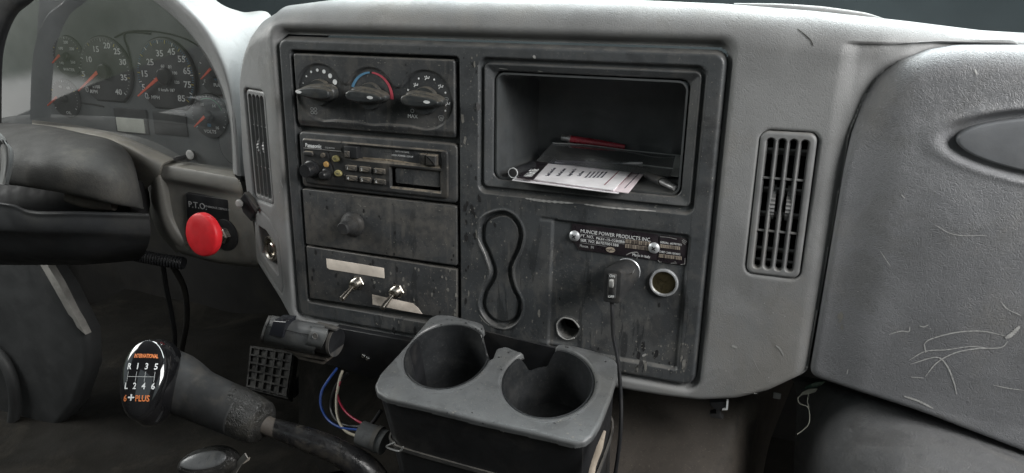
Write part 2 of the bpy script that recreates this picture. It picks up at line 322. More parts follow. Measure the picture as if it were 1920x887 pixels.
def tube(name, pts, r, m, parent=None, n=10, res=None, smooth=60, caps=True, flat=1.0):
    P = np.array(pts, float); res = res or max(8, len(P) * 8)
    Q = crom(P, res) if len(P) > 2 else np.array([P[0] + (P[1] - P[0]) * t for t in np.linspace(0, 1, max(2, res if callable(r) else 2))])
    V = []; Fc = []; N = len(Q); up = Vector((0, 0, 1)); prev = None
    for i in range(N):
        t = Vector(Q[min(i + 1, N - 1)] - Q[max(i - 1, 0)]).normalized()
        if prev is None: x = t.cross(Vector((0.3, 0.1, 1))).normalized()
        else: x = (prev - t * prev.dot(t)).normalized()
        prev = x; y = t.cross(x); f = i / (N - 1); rad = r(f) if callable(r) else (np.interp(f, np.linspace(0, 1, len(r)), r) if hasattr(r, '__len__') else r)
        for k in range(n): a = 2 * PI * k / n; V.append(Vector(Q[i]) + x * rad * math.cos(a) + y * rad * math.sin(a) * flat)
    for i in range(N - 1):
        for k in range(n): j = (k + 1) % n; Fc.append((i * n + k, i * n + j, (i + 1) * n + j, (i + 1) * n + k))
    if caps: Fc.append(tuple(range(n - 1, -1, -1))); Fc.append(tuple(range((N - 1) * n, N * n)))
    me = fixn(mesh(V, Fc)); return link(me, name, m, parent, smooth)
def loft(name, rows, m, parent=None, nu=40, nv=6, thick=0.003, smooth=60, world=False):
    """rows of (px,py,Y) points, spaced in the scene along their rays; splined both ways; thickened"""
    R = [crom([at(*p) if not world else p for p in row], nu) for row in rows]
    cols = [crom([R[i][k] for i in range(len(R))], (len(R) - 1) * nv + 1) for k in range(nu)]
    nr = len(cols[0]); V = [cols[k][i] for i in range(nr) for k in range(nu)]
    Fc = [(i * nu + k, i * nu + k + 1, (i + 1) * nu + k + 1, (i + 1) * nu + k) for i in range(nr - 1) for k in range(nu - 1)]
    me = mesh(V, Fc)
    if thick:
        bm = bmesh.new(); bm.from_mesh(me)
        bmesh.ops.recalc_face_normals(bm, faces=bm.faces)
        c0 = sum((f.normal.dot(Vector(CAM) - f.calc_center_median()) for f in bm.faces))
        if c0 < 0: bmesh.ops.reverse_faces(bm, faces=bm.faces)
        bmesh.ops.solidify(bm, geom=bm.faces[:], thickness=thick); bm.to_mesh(me); bm.free()
    return link(me, name, m, parent, smooth)
def ribbon(name, paths, wd, m, parent=None, fr=None, z=0.0003):
    """flat printed strokes: paths are lists of local (x,y)"""
    V = []; Fc = []
    for P in paths:
        P = np.array(P, float)
        T = np.gradient(P, axis=0); T /= np.maximum(np.linalg.norm(T, axis=1, keepdims=True), 1e-9); N_ = np.c_[-T[:, 1], T[:, 0]]
        ww = wd if hasattr(wd, '__len__') else [wd] * len(P); b0 = len(V)
        for i in range(len(P)):
            wi = ww[i] if len(ww) == len(P) else ww[0]
            V += [(*(P[i] + N_[i] * wi / 2), z), (*(P[i] - N_[i] * wi / 2), z)]
        for i in range(len(P) - 1): k = b0 + 2 * i; Fc.append((k, k + 1, k + 3, k + 2))
    me = mesh(V, Fc); me.transform(fr if fr is not None else FY(0, 0, 0))
    bm = bmesh.new(); bm.from_mesh(me); bmesh.ops.recalc_face_normals(bm, faces=bm.faces); bm.to_mesh(me); bm.free()
    return link(me, name, m, parent, 0)
def discs(name, items, m, parent=None, fr=None, z=0.0003, n=14):
    V = []; Fc = []
    for it in items:
        x, y, a = it[:3]; b = it[3] if len(it) > 3 else a; k = len(V)
        V += [(x + a * math.cos(2 * PI * i / n), y + b * math.sin(2 * PI * i / n), z) for i in range(n)]; Fc.append(tuple(range(k, k + n)))
    me = mesh(V, Fc); me.transform(fr if fr is not None else FY(0, 0, 0)); return link(me, name, m, parent, 0)
def text(s, size, fr, m='white', parent=None, align='CENTER', sx=1.0, ext=0.00015, name='lettering', shear=0.0, space=1.0, bold=0.0):
    cu = bpy.data.curves.new('t', 'FONT'); cu.body = s; cu.size = size; cu.align_x = align; cu.align_y = 'CENTER'; cu.extrude = ext; cu.shear = shear
    cu.space_character = space; cu.resolution_u = 2; cu.offset = bold
    o = bpy.data.objects.new('t', cu); C.objects.link(o)
    bpy.context.view_layer.update()
    me = bpy.data.meshes.new_from_object(o.evaluated_get(bpy.context.evaluated_depsgraph_get()))
    bpy.data.objects.remove(o); bpy.data.curves.remove(cu)
    me.materials.clear(); me.transform(fr @ Matrix.Diagonal((sx, 1, 1, 1)))
    return link(me, name, m, parent, 0)
def boxm(name, c, s, m, parent=None, bev=0.001, rot=None, seg=2):
    bm = bmesh.new(); bmesh.ops.create_cube(bm, size=1); bmesh.ops.scale(bm, vec=s, verts=bm.verts)
    if bev: bmesh.ops.bevel(bm, geom=bm.edges[:] + bm.verts[:], offset=bev, segments=seg, affect='EDGES', profile=0.5)
    if rot is not None: bmesh.ops.transform(bm, matrix=rot.to_4x4(), verts=bm.verts)
    bmesh.ops.translate(bm, vec=Vector([float(v) for v in c]), verts=bm.verts); me = bpy.data.meshes.new('b'); bm.to_mesh(me); bm.free()
    return link(me, name, m, parent, 40)

# ------------------------------------------------------------------ signed distance tools (numpy)
def sd_poly(X, Z, P):
    P = np.array(P, float); d2 = np.full(X.shape, 1e9); s = np.ones(X.shape)
    for i in range(len(P)):
        a = P[i]; b = P[i - 1]; e = b - a; wx = X - a[0]; wz = Z - a[1]
        t = np.clip((wx * e[0] + wz * e[1]) / max(e @ e, 1e-12), 0, 1); bx = wx - e[0] * t; bz = wz - e[1] * t
        d2 = np.minimum(d2, bx * bx + bz * bz)
        c1 = Z >= a[1]; c2 = Z < b[1]; c3 = e[0] * wz > e[1] * wx
        s = np.where((c1 & c2 & c3) | (~c1 & ~c2 & ~c3), -s, s)
    return s * np.sqrt(d2)                       # negative inside
def sd_box(X, Z, x0, x1, z0, z1, r=0.0):
    dx = np.abs(X - (x0 + x1) / 2) - (x1 - x0) / 2 + r; dz = np.abs(Z - (z0 + z1) / 2) - (z1 - z0) / 2 + r
    return np.hypot(np.maximum(dx, 0), np.maximum(dz, 0)) + np.minimum(np.maximum(dx, dz), 0) - r
def ss(x, a, b): t = np.clip((x - a) / (b - a), 0, 1); return t * t * (3 - 2 * t)
def closed(P, n):
    P = list(P); Q = crom([P[-2], P[-1]] + P + [P[0], P[1]], (len(P) + 3) * n + 1); return Q[2 * n:2 * n + len(P) * n]
def gridmesh(name, PX, PY, PZ, keep, m, parent=None):
    nz_, nx_ = PX.shape; idx = np.arange(nz_ * nx_).reshape(nz_, nx_)
    q = np.stack([idx[:-1, :-1], idx[:-1, 1:], idx[1:, 1:], idx[1:, :-1]], -1)
    kf = keep[:-1, :-1] & keep[:-1, 1:] & keep[1:, 1:] & keep[1:, :-1]; q = q[kf]
    used = np.unique(q); rem = np.full(nz_ * nx_, -1); rem[used] = np.arange(len(used)); q = rem[q]
    co_ = np.stack([PX.ravel()[used], PY.ravel()[used], PZ.ravel()[used]], -1)
    me = bpy.data.meshes.new(name); me.vertices.add(len(co_)); me.vertices.foreach_set('co', co_.ravel().astype(np.float32))
    me.loops.add(q.size); me.loops.foreach_set('vertex_index', q.ravel().astype(np.int32))
    me.polygons.add(len(q)); me.polygons.foreach_set('loop_start', np.arange(0, q.size, 4, dtype=np.int32)); me.polygons.foreach_set('loop_total', np.full(len(q), 4, np.int32))
    me.update(calc_edges=True); me.validate(); return link(me, name, m, parent, 180)
def wrapgrid(X, Z, sd, R, qmax):
    """roll a flat sheet round its outline; returns x, z, pull (away from seats), keep"""
    st = X[0, 1] - X[0, 0]; gz, gx = np.gradient(sd, st); g = np.hypot(gx, gz) + 1e-9; gx /= g; gz /= g
    R = R(gx, gz) if callable(R) else R
    q = np.maximum(0, R + sd); a = np.minimum(q / R, PI / 2); over = np.maximum(0, q - R * PI / 2)
    adv = R * np.sin(a); pull = R * (1 - np.cos(a)) + over
    return X - gx * q + gx * adv, Z - gz * q + gz * adv, pull, sd < qmax

# ================================================================== DASHBOARD BODY
PHI = math.radians(24)
dash = thing('dashboard', 'grey truck dashboard body with textured skin wrapped around the dark centre panel', 'dashboard', (0.0, 0.02, -0.19))
def bend(u, z, pull):
    """left flank of the centre stack turns 24 degrees away, towards the driver"""
    s = -0.305 - u; tt = np.linspace(-0.012, 0.30, 400); th = PHI * ss(tt, -0.010, 0.010); ds = tt[1] - tt[0]
    ix = np.concatenate([[0], np.cumsum(np.cos(th))[:-1] * ds]); iy = np.concatenate([[0], np.cumsum(np.sin(th))[:-1] * ds])
    lx = np.interp(s, tt, ix) - 0.012; ly = np.interp(s, tt, iy); t = np.interp(s, tt, th)
    m_ = s > -0.012
    x = np.where(m_, -0.305 - lx, u); y = np.where(m_, ly, 0)
    return x + pull * np.where(m_, np.sin(t), 0), y + pull * np.where(m_, np.cos(t), 1), z
VRX = (0.2470, 0.2985, -0.0345, 0.1085)
VLU = (-0.3765, -0.3240, -0.0285, 0.1140)
def shell():
    st = 0.0015
    X, Z = np.meshgrid(np.arange(-0.47, 0.66, st), np.arange(-0.26, 0.50, st))
    P = [(-0.386, 0.16), (-0.393, 0.10), (-0.402, 0.02), (-0.398, -0.03), (-0.384, -0.055), (-0.389, -0.118), (-0.384, -0.1215), (-0.327, -0.158),
         (-0.30, -0.182), (-0.262, -0.1905), (-0.137, -0.1885), (0.0, -0.1885), (0.141, -0.1885), (0.176, -0.1875), (0.216, -0.1845), (0.253, -0.1745),
         (0.283, -0.1588), (0.3125, -0.1345), (0.3175, -0.130), (0.3205, 0.0), (0.3235, 0.112), (0.3315, 0.138), (0.343, 0.158), (0.360, 0.171), (0.388, 0.178), (0.43, 0.181), (0.64, 0.181),
         (0.64, 0.195), (0.50, 0.197), (0.43, 0.2), (0.36, 0.2075), (0.28, 0.215), (0.20, 0.2205), (0.10, 0.2235), (0.0, 0.2245), (-0.15, 0.223),
         (-0.24, 0.2195), (-0.30, 0.2125), (-0.345, 0.200), (-0.370, 0.185)]
    sd = sd_poly(X, Z, P)
    for _ in range(16): sd[1:-1, 1:-1] = (sd[1:-1, 1:-1] * 2 + sd[:-2, 1:-1] + sd[2:, 1:-1] + sd[1:-1, :-2] + sd[1:-1, 2:]) / 6
    def R(gx, gz):
        return 0.006 + 0.030 * ss(Z, 0.11, 0.185)
    px, pz, pull, keep = wrapgrid(X, Z, sd, R, 0.27)
    keep &= ~((sd > 0.05) & (Z < 0.15))
    # opening for the dark centre panel, rolled edge
    so = sd_box(X, Z, -0.2970, 0.2142, -0.1735, 0.1860, 0.015)
    rt = 0.005 + 0.006 * ss(Z, 0.17, 0.19); t = np.clip((rt - so) / rt, 0, 1); pull = pull + np.where(so < rt, rt * (1 - np.sqrt(np.maximum(0, 1 - t * t))), 0) + 0.005 * ss(-so, -0.0005, 0.0035)
    keep &= so > -0.0055
    # vents
    for (a, b, c, d) in (VRX, VLU):
        sv = sd_box(X, Z, a, b, c, d, 0.009)
        t = np.clip((0.003 - sv) / 0.003, 0, 1); pull = pull + np.where(sv < 0.003, 0.003 * (1 - np.sqrt(np.maximum(0, 1 - t * t))), 0) + 0.012 * ss(-sv, -0.0003, 0.0027)
        keep &= sv > -0.0035
    # key-cylinder pocket in the left flank
    sk = sd_poly(X, Z, [(-0.3675, -0.066), (-0.3500, -0.068), (-0.3290, -0.084), (-0.3285, -0.120), (-0.3500, -0.110), (-0.3660, -0.100)]) - 0.001
    pull = pull + 0.014 * ss(-sk, -0.001, 0.0025); keep &= sk > -0.0035
    # raised lip line around that pocket
    sl = np.abs(sd_poly(X, Z, [(-0.379, -0.050), (-0.362, -0.040), (-0.338, -0.048), (-0.318, -0.070), (-0.316, -0.135), (-0.322, -0.146), (-0.340, -0.136), (-0.374, -0.112), (-0.380, -0.080)]))
    pull = pull + 0.0010 * np.exp(-(sl / 0.0016) ** 2)
    pull = pull + 0.045 * ss(px, 0.335, 0.42) * ss(Z, 0.168, 0.188)
    # soft groove next to the passenger section, slight waviness of the moulded skin
    pull = pull + 0.005 * ss(px, 0.304, 0.322) * (Z < 0.19) * (sd < 0)
    pull = pull + 0.0016 * np.sin(px * 23 + 1) * np.sin(pz * 17) * ss(px, 0.22, 0.30)
    x, y, z = bend(px, pz, pull)
    z = z - 0.10 * np.maximum(0, y - 0.13) ** 2 * 1.2
    return gridmesh('skin', x, y, z, keep, 'skin', dash)
shell()

# ------------------------------------------------------------------ passenger section
pas = thing('passenger_dash_section', 'large grey scratched passenger side dash pad with oval recess, right of the tall vent', 'dash pad', (0.42, 0.0, -0.14))
OV = (0.520, 0.1120, 0.1225, 0.0315)
def passenger():
    st = 0.002
    X, Z = np.meshgrid(np.arange(0.25, 0.98, st), np.arange(-0.34, 0.48, st))
    P = [(0.3195, -0.128), (0.322, -0.1325), (0.33, -0.1345), (0.3602, -0.1362), (0.42, -0.146), (0.51, -0.1667), (0.65, -0.205), (0.90, -0.27), (1.1, -0.3), (1.1, 0.1900),
         (0.60, 0.1900), (0.46, 0.1895), (0.40, 0.1880), (0.376, 0.1840), (0.355, 0.1750), (0.339, 0.160), (0.329, 0.140), (0.3245, 0.115), (0.3225, 0.08)]
    sd = sd_poly(X, Z, P)
    for _ in range(16): sd[1:-1, 1:-1] = (sd[1:-1, 1:-1] * 2 + sd[:-2, 1:-1] + sd[2:, 1:-1] + sd[1:-1, :-2] + sd[1:-1, 2:]) / 6
    def R(gx, gz): return 0.006 + 0.017 * ss(Z, 0.08, 0.16)
    px, pz, pull, keep = wrapgrid(X, Z, sd, R, 0.20)
    keep &= ~((sd > 0.06) & (Z < 0.15))
    so = np.hypot((X - OV[0]) / OV[2], (Z - OV[1] + 0.02 * (X - OV[0])) / OV[3]) - 1
    so = so * OV[3] * (0.35 + 0.65 * np.clip(np.hypot((X - OV[0]) / OV[2], (Z - OV[1]) / OV[3]), 0, 2))
    pull = pull + 0.008 * ss(-so, -0.003, 0.0025) - 0.0012 * np.exp(-((so - 0.004) / 0.0025) ** 2)
    pull = pull - 0.004 - 0.008 * ss(px, 0.325, 0.37) - 0.010 * np.sin(np.clip((pz + 0.14) / 0.33, 0, 1) * PI) * ss(px, 0.32, 0.42) - 0.012 * ss(px, 0.33, 0.75)
    z = pz - 0.25 * np.maximum(0, pull - 0.09) ** 2
    return gridmesh('pad_skin', px, pull, z, keep, 'skin_right', pas)
passenger()
Po = [(x, z - 0.02 * (x - OV[0])) for x, z in ell(OV[0], OV[1], OV[2] - 0.006, OV[3] - 0.0055, 64)]
plateY('oval_insert', Po, -0.0215, 0.0, 0.002, 'leaf', pas)
def scratch(pts, wd, name='scratch_mark', parent=pas, y=-0.0295, m='scuff'):
    P = [at(a, b, y) for a, b in pts]; Q = crom(P, len(P) * 7); V = []; Fc = []
    for i, q in enumerate(Q):
        t = Q[min(i + 1, len(Q) - 1)] - Q[max(0, i - 1)]; n_ = np.array([-t[2], 0, t[0]]); n_ /= np.linalg.norm(n_)
        wi = wd * (0.35 + 0.65 * abs(math.sin(i * 1.7 + len(pts)))) * (1 - 0.6 * abs(2 * i / (len(Q) - 1) - 1) ** 4)
        V += [q + n_ * wi / 2, q - n_ * wi / 2]
    Fc = [(2 * i, 2 * i + 1, 2 * i + 3, 2 * i + 2) for i in range(len(Q) - 1)]
    return V, Fc
def press(parent, target, specs, name='scratch_mark', m='scuff', lift=0.0006):
    """scratches laid onto the surface they mar"""
    from mathutils.bvhtree import BVHTree
    me = target.data; off = pos_of(target)
    bv = BVHTree.FromPolygons([v.co + off for v in me.vertices], [tuple(p.vertices) for p in me.polygons])
    for pts, wd in specs:
        V, Fc = scratch(pts, wd, y=-0.03); out = []
        for v in V:
            d = Vector(v) - Vector(CAM); h = bv.ray_cast(Vector(CAM), d.normalized())
            out.append((h[0] - d.normalized() * lift) if h[0] is not None else Vector(v))
        link(mesh(out, Fc), name, m, parent, 0)
pad = [c for c in pas.children if c.name.startswith('pad_skin')][0]
press(pas, pad, [
    ([(1733, 645), (1745, 636), (1790, 624), (1840, 621), (1885, 630)], 0.00122), ([(1733, 645), (1736, 662)], 0.00108),
    ([(1704, 676), (1735, 659), (1775, 656), (1820, 650), (1860, 654)], 0.00108), ([(1707, 683), (1755, 670), (1775, 685), (1788, 715), (1794, 740)], 0.00135),
    ([(1735, 706), (1757, 680), (1790, 662), (1830, 654), (1875, 652), (1890, 640)], 0.00122), ([(1885, 634), (1896, 628), (1912, 612)], 0.00405),
    ([(1708, 707), (1732, 709)], 0.00122), ([(1667, 627), (1690, 621), (1704, 622), (1706, 612)], 0.00108), ([(1724, 611), (1732, 613), (1741, 609)], 0.00122),
    ([(1695, 743), (1722, 752), (1750, 766)], 0.00243), ([(1862, 722), (1890, 728), (1920, 732)], 0.00108), ([(1590, 692), (1588, 702)], 0.00095),
    ([(1690, 365), (1697, 372)], 0.00095), ([(1828, 130), (1832, 140)], 0.00162), ([(1876, 565), (1890, 580), (1915, 592)], 0.00081),
    ([(1750, 420), (1790, 440), (1850, 442)], 0.00068), ([(1650, 470), (1670, 500)], 0.00068)], m='bright_scuff')
# knee bolster below the pad
kb = thing('knee_bolster', 'lower grey padded knee bolster under the passenger dash pad', 'knee bolster', (0.42, 0.05, -0.3))
loft('bolster_skin', [[(1480, 700, 0.12), (1560, 716, 0.10), (1660, 742, 0.08), (1780, 780, 0.06), (1960, 845, 0.05)],
    [(1494, 737, 0.100), (1572, 735, 0.050), (1668, 766, 0.018), (1785, 808, -0.005), (1960, 872, -0.02)],
    [(1492, 800, 0.095), (1558, 800, 0.020), (1660, 830, -0.025), (1785, 862, -0.050), (1960, 922, -0.07)],
    [(1488, 880, 0.09), (1548, 885, 0.00), (1655, 905, -0.055), (1780, 940, -0.08), (1960, 1000, -0.10)],
    [(1488, 960, 0.10), (1550, 970, 0.00), (1655, 990, -0.07), (1780, 1040, -0.10), (1960, 1100, -0.12)]], 'skin_low', kb, nu=60, nv=10)

skn = [c for c in dash.children if c.name.startswith('skin')][0]
press(dash, skn, [([(1495, 54), (1510, 66), (1520, 76), (1525, 87)], 0.0012)], 'skin_crack', 'under')
press(dash, skn, [([(1455, 648), (1463, 655), (1470, 668)], 0.0020), ([(1372, 648), (1382, 652)], 0.0030), ([(1412, 672), (1420, 690), (1428, 702)], 0.0006), ([(1395, 590), (1412, 612)], 0.0005), ([(526, 338), (530, 352)], 0.0012), ([(1390, 735), (1420, 738)], 0.0010)], 'scuff_mark')
# ------------------------------------------------------------------ dark centre panel
bez = thing('center_bezel', 'dark grimy rectangular centre panel framing the controls, cubby and sockets', 'panel', (-0.04, 0.0, -0.168))
FIG = [(-0.0130, 0.0005), (0.0035, -0.0041), (0.0122, -0.0202), (0.0098, -0.0395), (0.0004, -0.0640), (0.0042, -0.0846), (0.0128, -0.1028), (0.0095, -0.1240), (-0.0060, -0.1362),
       (-0.0250, -0.1330), (-0.0368, -0.1171), (-0.0345, -0.0963), (-0.0240, -0.0740), (-0.0300, -0.0532), (-0.0380, -0.0349), (-0.0345, -0.0111)]
def bezel():
    st = 0.0009
    X, Z = np.meshgrid(np.arange(-0.2945, 0.2121, st), np.arange(-0.1712, 0.1798, st))
    d = np.zeros(X.shape)
    se = sd_box(X, Z, -0.2913, 0.2088, -0.1681, 0.1765, 0.011)
    t = np.clip((0.0035 + se) / 0.0035, 0, 1); d += 0.0035 * (1 - np.sqrt(np.maximum(0, 1 - t ** 2))) + 0.008 * ss(se, -0.0002, 0.0030)
    keep = se < 0.0031
    sp_ = sd_box(X, Z, -0.2760, -0.0625, -0.1480, 0.1640, 0.005); d += 0.010 * ss(-sp_, -0.0008, 0.0018)
    # cubby surround: groove, proud frame, sloping mouth
    s1 = sd_box(X, Z, -0.0398, 0.1928, 0.0196, 0.1642, 0.009); s2 = sd_box(X, Z, -0.0352, 0.1883, 0.0262, 0.1588, 0.006)
    s3 = sd_box(X, Z, -0.0252, 0.1778, 0.0345, 0.1508, 0.009)
    d += 0.006 * ss(-s1, -0.001, 0.0025) - 0.0045 * ss(-s2, -0.0008, 0.0012) + 0.006 * np.clip(-s2 / 0.010, 0, 1) * (s3 > -0.01) + 0.012 * ss(-s3, -0.0005, 0.0025)
    keep &= s3 > -0.0035
    # figure-eight emboss
    fp = closed(FIG, 8); sf = sd_poly(X, Z, fp)
    d += 0.0075 * ss(-sf, -0.0012, 0.0016) - 0.0052 * ss(-sf, 0.0038, 0.0062) - 0.0012 * np.exp(-((sf - 0.0022) / 0.0012) ** 2)
    # recessed lower right field
    s4 = sd_box(X, Z, 0.0455, 0.1910, -0.1525, -0.0020, 0.004)
    ramp = ss(X, 0.036, 0.060)
    d += 0.0042 * ss(-s4, -0.0012, 0.0022) * (0.45 + 0.55 * ramp)
    s4b = sd_box(X, Z, 0.0330, 0.0520, -0.0040, -0.0010, 0.001); d += 0.0016 * ss(-s4b, -0.002, 0.002)
    # raised rib above the cup holder and the lower lip of the field
    d -= 0.0025 * np.exp(-(((X - 0.055) / 0.016) ** 2 + ((Z + 0.1475) / 0.003) ** 2))
    d += 0.0015 * np.sin(X * 31) * np.sin(Z * 27 + 1) * 0.3
    # drilled holes
    for cx, cz, r in ((0.0676, -0.1262, 0.0118), (0.1685, -0.0570, 0.0128), (0.1290, -0.0500, 0.0120)):
        sh = np.hypot(X - cx, Z - cz) + (0.0003 * np.sin(3 * np.arctan2(Z - cz, X - cx) + 1) if r < 0.0119 and cx < 0.1 else 0) - r
        d += 0.020 * ss(-sh, -0.0005, 0.0022); keep &= sh > -0.0030
        if cx < 0.1: d -= 0.0010 * np.exp(-((sh - 0.0012) / 0.0009) ** 2)
    return gridmesh('bezel_face', X, d, Z, keep, 'bezel', bez)
bz = bezel()
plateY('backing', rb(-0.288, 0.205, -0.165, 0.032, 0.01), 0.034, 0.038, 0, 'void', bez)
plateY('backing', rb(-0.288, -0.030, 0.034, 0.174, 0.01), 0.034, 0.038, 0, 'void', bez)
# torn pale rim of the drilled hole
def jag(t): return 0.0129 + 0.0003 * math.sin(3 * t + 1) + 0.0002 * math.sin(7 * t)
rim = [(0.0676 + jag(t) * math.cos(t), 0.0017, -0.1262 + jag(t) * math.sin(t)) for t in np.linspace(0.3, 2 * PI * 0.86, 30)]
tube('hole_burr', rim, lambda f: 0.0005 + 0.0005 * abs(math.sin(7 * f * f + 1)), 'scuff', bez, n=6, res=70)
# cubby liner
def liner():
    V = []; Fc = []; n = 0
    secs = [(0.008, 0.0), (0.02, 0.0012), (0.06, 0.003), (0.115, 0.006), (0.122, 0.010), (0.124, 0.022)]
    for y, ins in secs:
        L = rb(-0.0235 + ins, 0.1762 - ins, 0.0352 + ins * 0.2, 0.1492 - ins, 0.010, 6); n = len(L); V += [(a, y, b) for a, b in L]
    for l in range(len(secs) - 1):
        for i in range(n): j = (i + 1) % n; Fc.append((l * n + i, (l + 1) * n + i, (l + 1) * n + j, l * n + j))
    Fc.append(tuple(range((len(secs) - 1) * n, len(secs) * n)))
    me = mesh(V, Fc); bm = bmesh.new(); bm.from_mesh(me); bmesh.ops.recalc_face_normals(bm, faces=bm.faces); bmesh.ops.reverse_faces(bm, faces=bm.faces)
    bmesh.ops.solidify(bm, geom=bm.faces[:], thickness=-0.002); bm.to_mesh(me); bm.free(); link(me, 'cubby_liner', 'cubby', bez, 40)
liner()
press(bez, bz, [([(985, 372), (1020, 377), (1075, 381)], 0.0030), ([(1095, 383), (1150, 390), (1230, 396)], 0.0022), ([(1000, 104), (1004, 110)], 0.0035),
    ([(1190, 505), (1186, 516), (1190, 535)], 0.0008), ([(1090, 352), (1106, 354)], 0.0010), ([(1204, 668), (1212, 664)], 0.0030), ([(895, 445), (905, 465), (914, 488)], 0.0012),
    ([(898, 590), (912, 606), (935, 617)], 0.0012), ([(1008, 133), (1018, 135)], 0.0012), ([(935, 128), (952, 130)], 0.0010)], 'wear_mark')

# ================================================================== CLIMATE CONTROLS
cc = thing('climate_control', 'dark climate control panel with three rotary knobs above the cassette radio', 'control panel', (-0.1695, 0.0, 0.0765))
CCO = rb(-0.2715, -0.0672, 0.0765, 0.1608, 0.003)
def ccface():
    st = 0.0007
    X, Z = np.meshgrid(np.arange(-0.2720, -0.0667, st), np.arange(0.0760, 0.1613, st))
    se = sd_box(X, Z, -0.2713, -0.0674, 0.0767, 0.1606, 0.003)
    d = 0.0012 * ss(se, -0.0016, 0.0) + 0.008 * ss(se, -0.0002, 0.0006)
    c = [(-0.2375, 0.1180, 0.0318), (-0.1710, 0.1172, 0.0312), (-0.1020, 0.1165, 0.0318)]
    u = np.minimum.reduce([np.hypot(X - a, Z - b) - r for a, b, r in c]); bx = sd_box(X, Z, -0.2375, -0.102, 0.0868, 0.128, 0.002)
    k = 0.006; h = np.clip(0.5 + 0.5 * (bx - u) / k, 0, 1); un = bx * (1 - h) + u * h - k * h * (1 - h)
    d += 0.0022 * ss(-un, -0.0010, 0.0014) + 0.0006
    d += 0.004 * ss(0.0855 - Z, 0, 0.008) * 0.6
    return gridmesh('faceplate', X, d - 0.0008, Z, se < 0.0006, 'module', cc)
ccface()
kn = [(-0.2375, 0.1180), (-0.1710, 0.1172), (-0.1020, 0.1162)]
for i, (kx, kz) in enumerate(kn):
    k = lathe('knob', [(0.0152, 0.0), (0.0150, 0.004), (0.0142, 0.0062), (0.0, 0.0066)], 'knob', cc, FY(kx, 0.0015, kz))
    ln = 0.0225
    P = []
    for t in np.linspace(0, 2 * PI, 40, endpoint=False):
        cx_ = math.cos(t); r_e = 0.0062 * (1 - 0.28 * cx_ * (-1 if i == 0 else 1)); P.append((ln * np.sign(cx_) * abs(cx_) ** 0.85, r_e * np.sign(math.sin(t)) * abs(math.sin(t)) ** 0.8))
    rot = -0.03 if i else -0.01
    fr_ = FY(kx + 0.001, 0.0015, kz + 0.001) @ Matrix.Rotation(rot, 4, 'Z')
    plate2('grip', P, 0.0205, 0.004, 0.0022, 'knob', k, fr_, seg=4)
    plate2('grip_flank', [(a * 1.05, b * 1.5) for a, b in P], 0.013, 0.0015, 0.006, 'knob', k, fr_, seg=4)
    discs('pointer', [((-0.0165 if i == 0 else 0.0095), 0.0002, 0.0040, 0.0017)], 'white', k, fr_, z=0.0207)
discs('print', [(-0.2611, 0.1272, 0.0007), (-0.2560, 0.1352, 0.0011), (-0.2491, 0.1405, 0.0014), (-0.2406, 0.1428, 0.0018), (-0.2318, 0.1415, 0.0023), (-0.2239, 0.1371, 0.0027), (-0.2179, 0.1304, 0.0030)], 'white', cc, FY(0, 0.0017, 0))
def arcp(cx, cz, r, a0, a1, n=20): return [(cx + r * math.cos(math.radians(a0 + (a1 - a0) * i / (n - 1))), cz + r * math.sin(math.radians(a0 + (a1 - a0) * i / (n - 1)))) for i in range(n)]
FC = FY(0, 0.0017, 0)
ribbon('cold_arc', [arcp(-0.1705, 0.1172, 0.0258, 160, 93)], list(np.linspace(0.0036, 0.0018, 20)), 'blue', cc, FC)
ribbon('hot_arc', [arcp(-0.1705, 0.1172, 0.0258, 87, -5)], list(np.linspace(0.0018, 0.0040, 20)), 'red_print', cc, FC)
discs('print', [(-0.1244, 0.1262, 0.0011), (-0.1110, 0.1392, 0.0011), (-0.0924, 0.1389, 0.0011), (-0.0792, 0.1256, 0.0011), (-0.0795, 0.1062, 0.0011)], 'white', cc, FC)
def fan(cx, cz, s): return [[(cx + dx * s + s * 0.8 * math.cos(t), cz + dz * s + s * 0.6 * math.sin(t)) for t in np.linspace(0, 2 * PI, 12)] for dx, dz in ((-.9, .8), (.9, .8), (-.9, -.8), (.9, -.8))]
ribbon('fan_symbol', fan(-0.2489, 0.0960, 0.0026), 0.0005, 'grey_print', cc, FC)
def man(cx, cz, s, arrow=True):
    o = [[(cx - .2 * s, cz + .9 * s), (cx + .3 * s, cz - .1 * s), (cx - .6 * s, cz - .5 * s), (cx - .8 * s, cz - 1.1 * s)], [(cx + .3 * s, cz - .1 * s), (cx + 1.0 * s, cz - .3 * s), (cx + 1.3 * s, cz + .7 * s)]]
    if arrow: o.append([(cx - 1.1 * s, cz + .5 * s), (cx - .5 * s, cz + .2 * s)])
    return o
sy = []
for a, b, s in ((-0.1150, 0.1322, .0022), (-0.1013, 0.1404, .0024), (-0.0850, 0.1318, .0024), (-0.0772, 0.1140, .0024)): sy += man(a, b, s)
ribbon('airflow_symbols', sy, 0.0011, 'white', cc, FC)
def defr(cx, cz, s): return [[(cx - s, cz + .4 * s), (cx - .5 * s, cz + .8 * s), (cx + .5 * s, cz + .8 * s), (cx + s, cz + .4 * s), (cx + .4 * s, cz - .8 * s), (cx - .4 * s, cz - .8 * s), (cx - s, cz + .4 * s)]] + [[(cx + k * s, cz + .4 * s), (cx + (k + .12) * s, cz), (cx + k * s, cz - .4 * s)] for k in (-.3, 0.05, .35)]
ribbon('defrost_symbols', defr(-0.0847, 0.0978, 0.0034) + defr(-0.0785, 0.1182, 0.0028), 0.0005, 'grey_print', cc, FC)
text('MAX', 0.0058, FY(-0.1198, 0.0017, 0.0975), 'white', cc, name='lettering')
ribbon('snow_symbol', [[(-0.1198 + 0.0020 * math.cos(t), 0.1037 + 0.0020 * math.sin(t)) for t in np.linspace(0, 2 * PI, 9)]], 0.0009, 'grey_print', cc, FC)

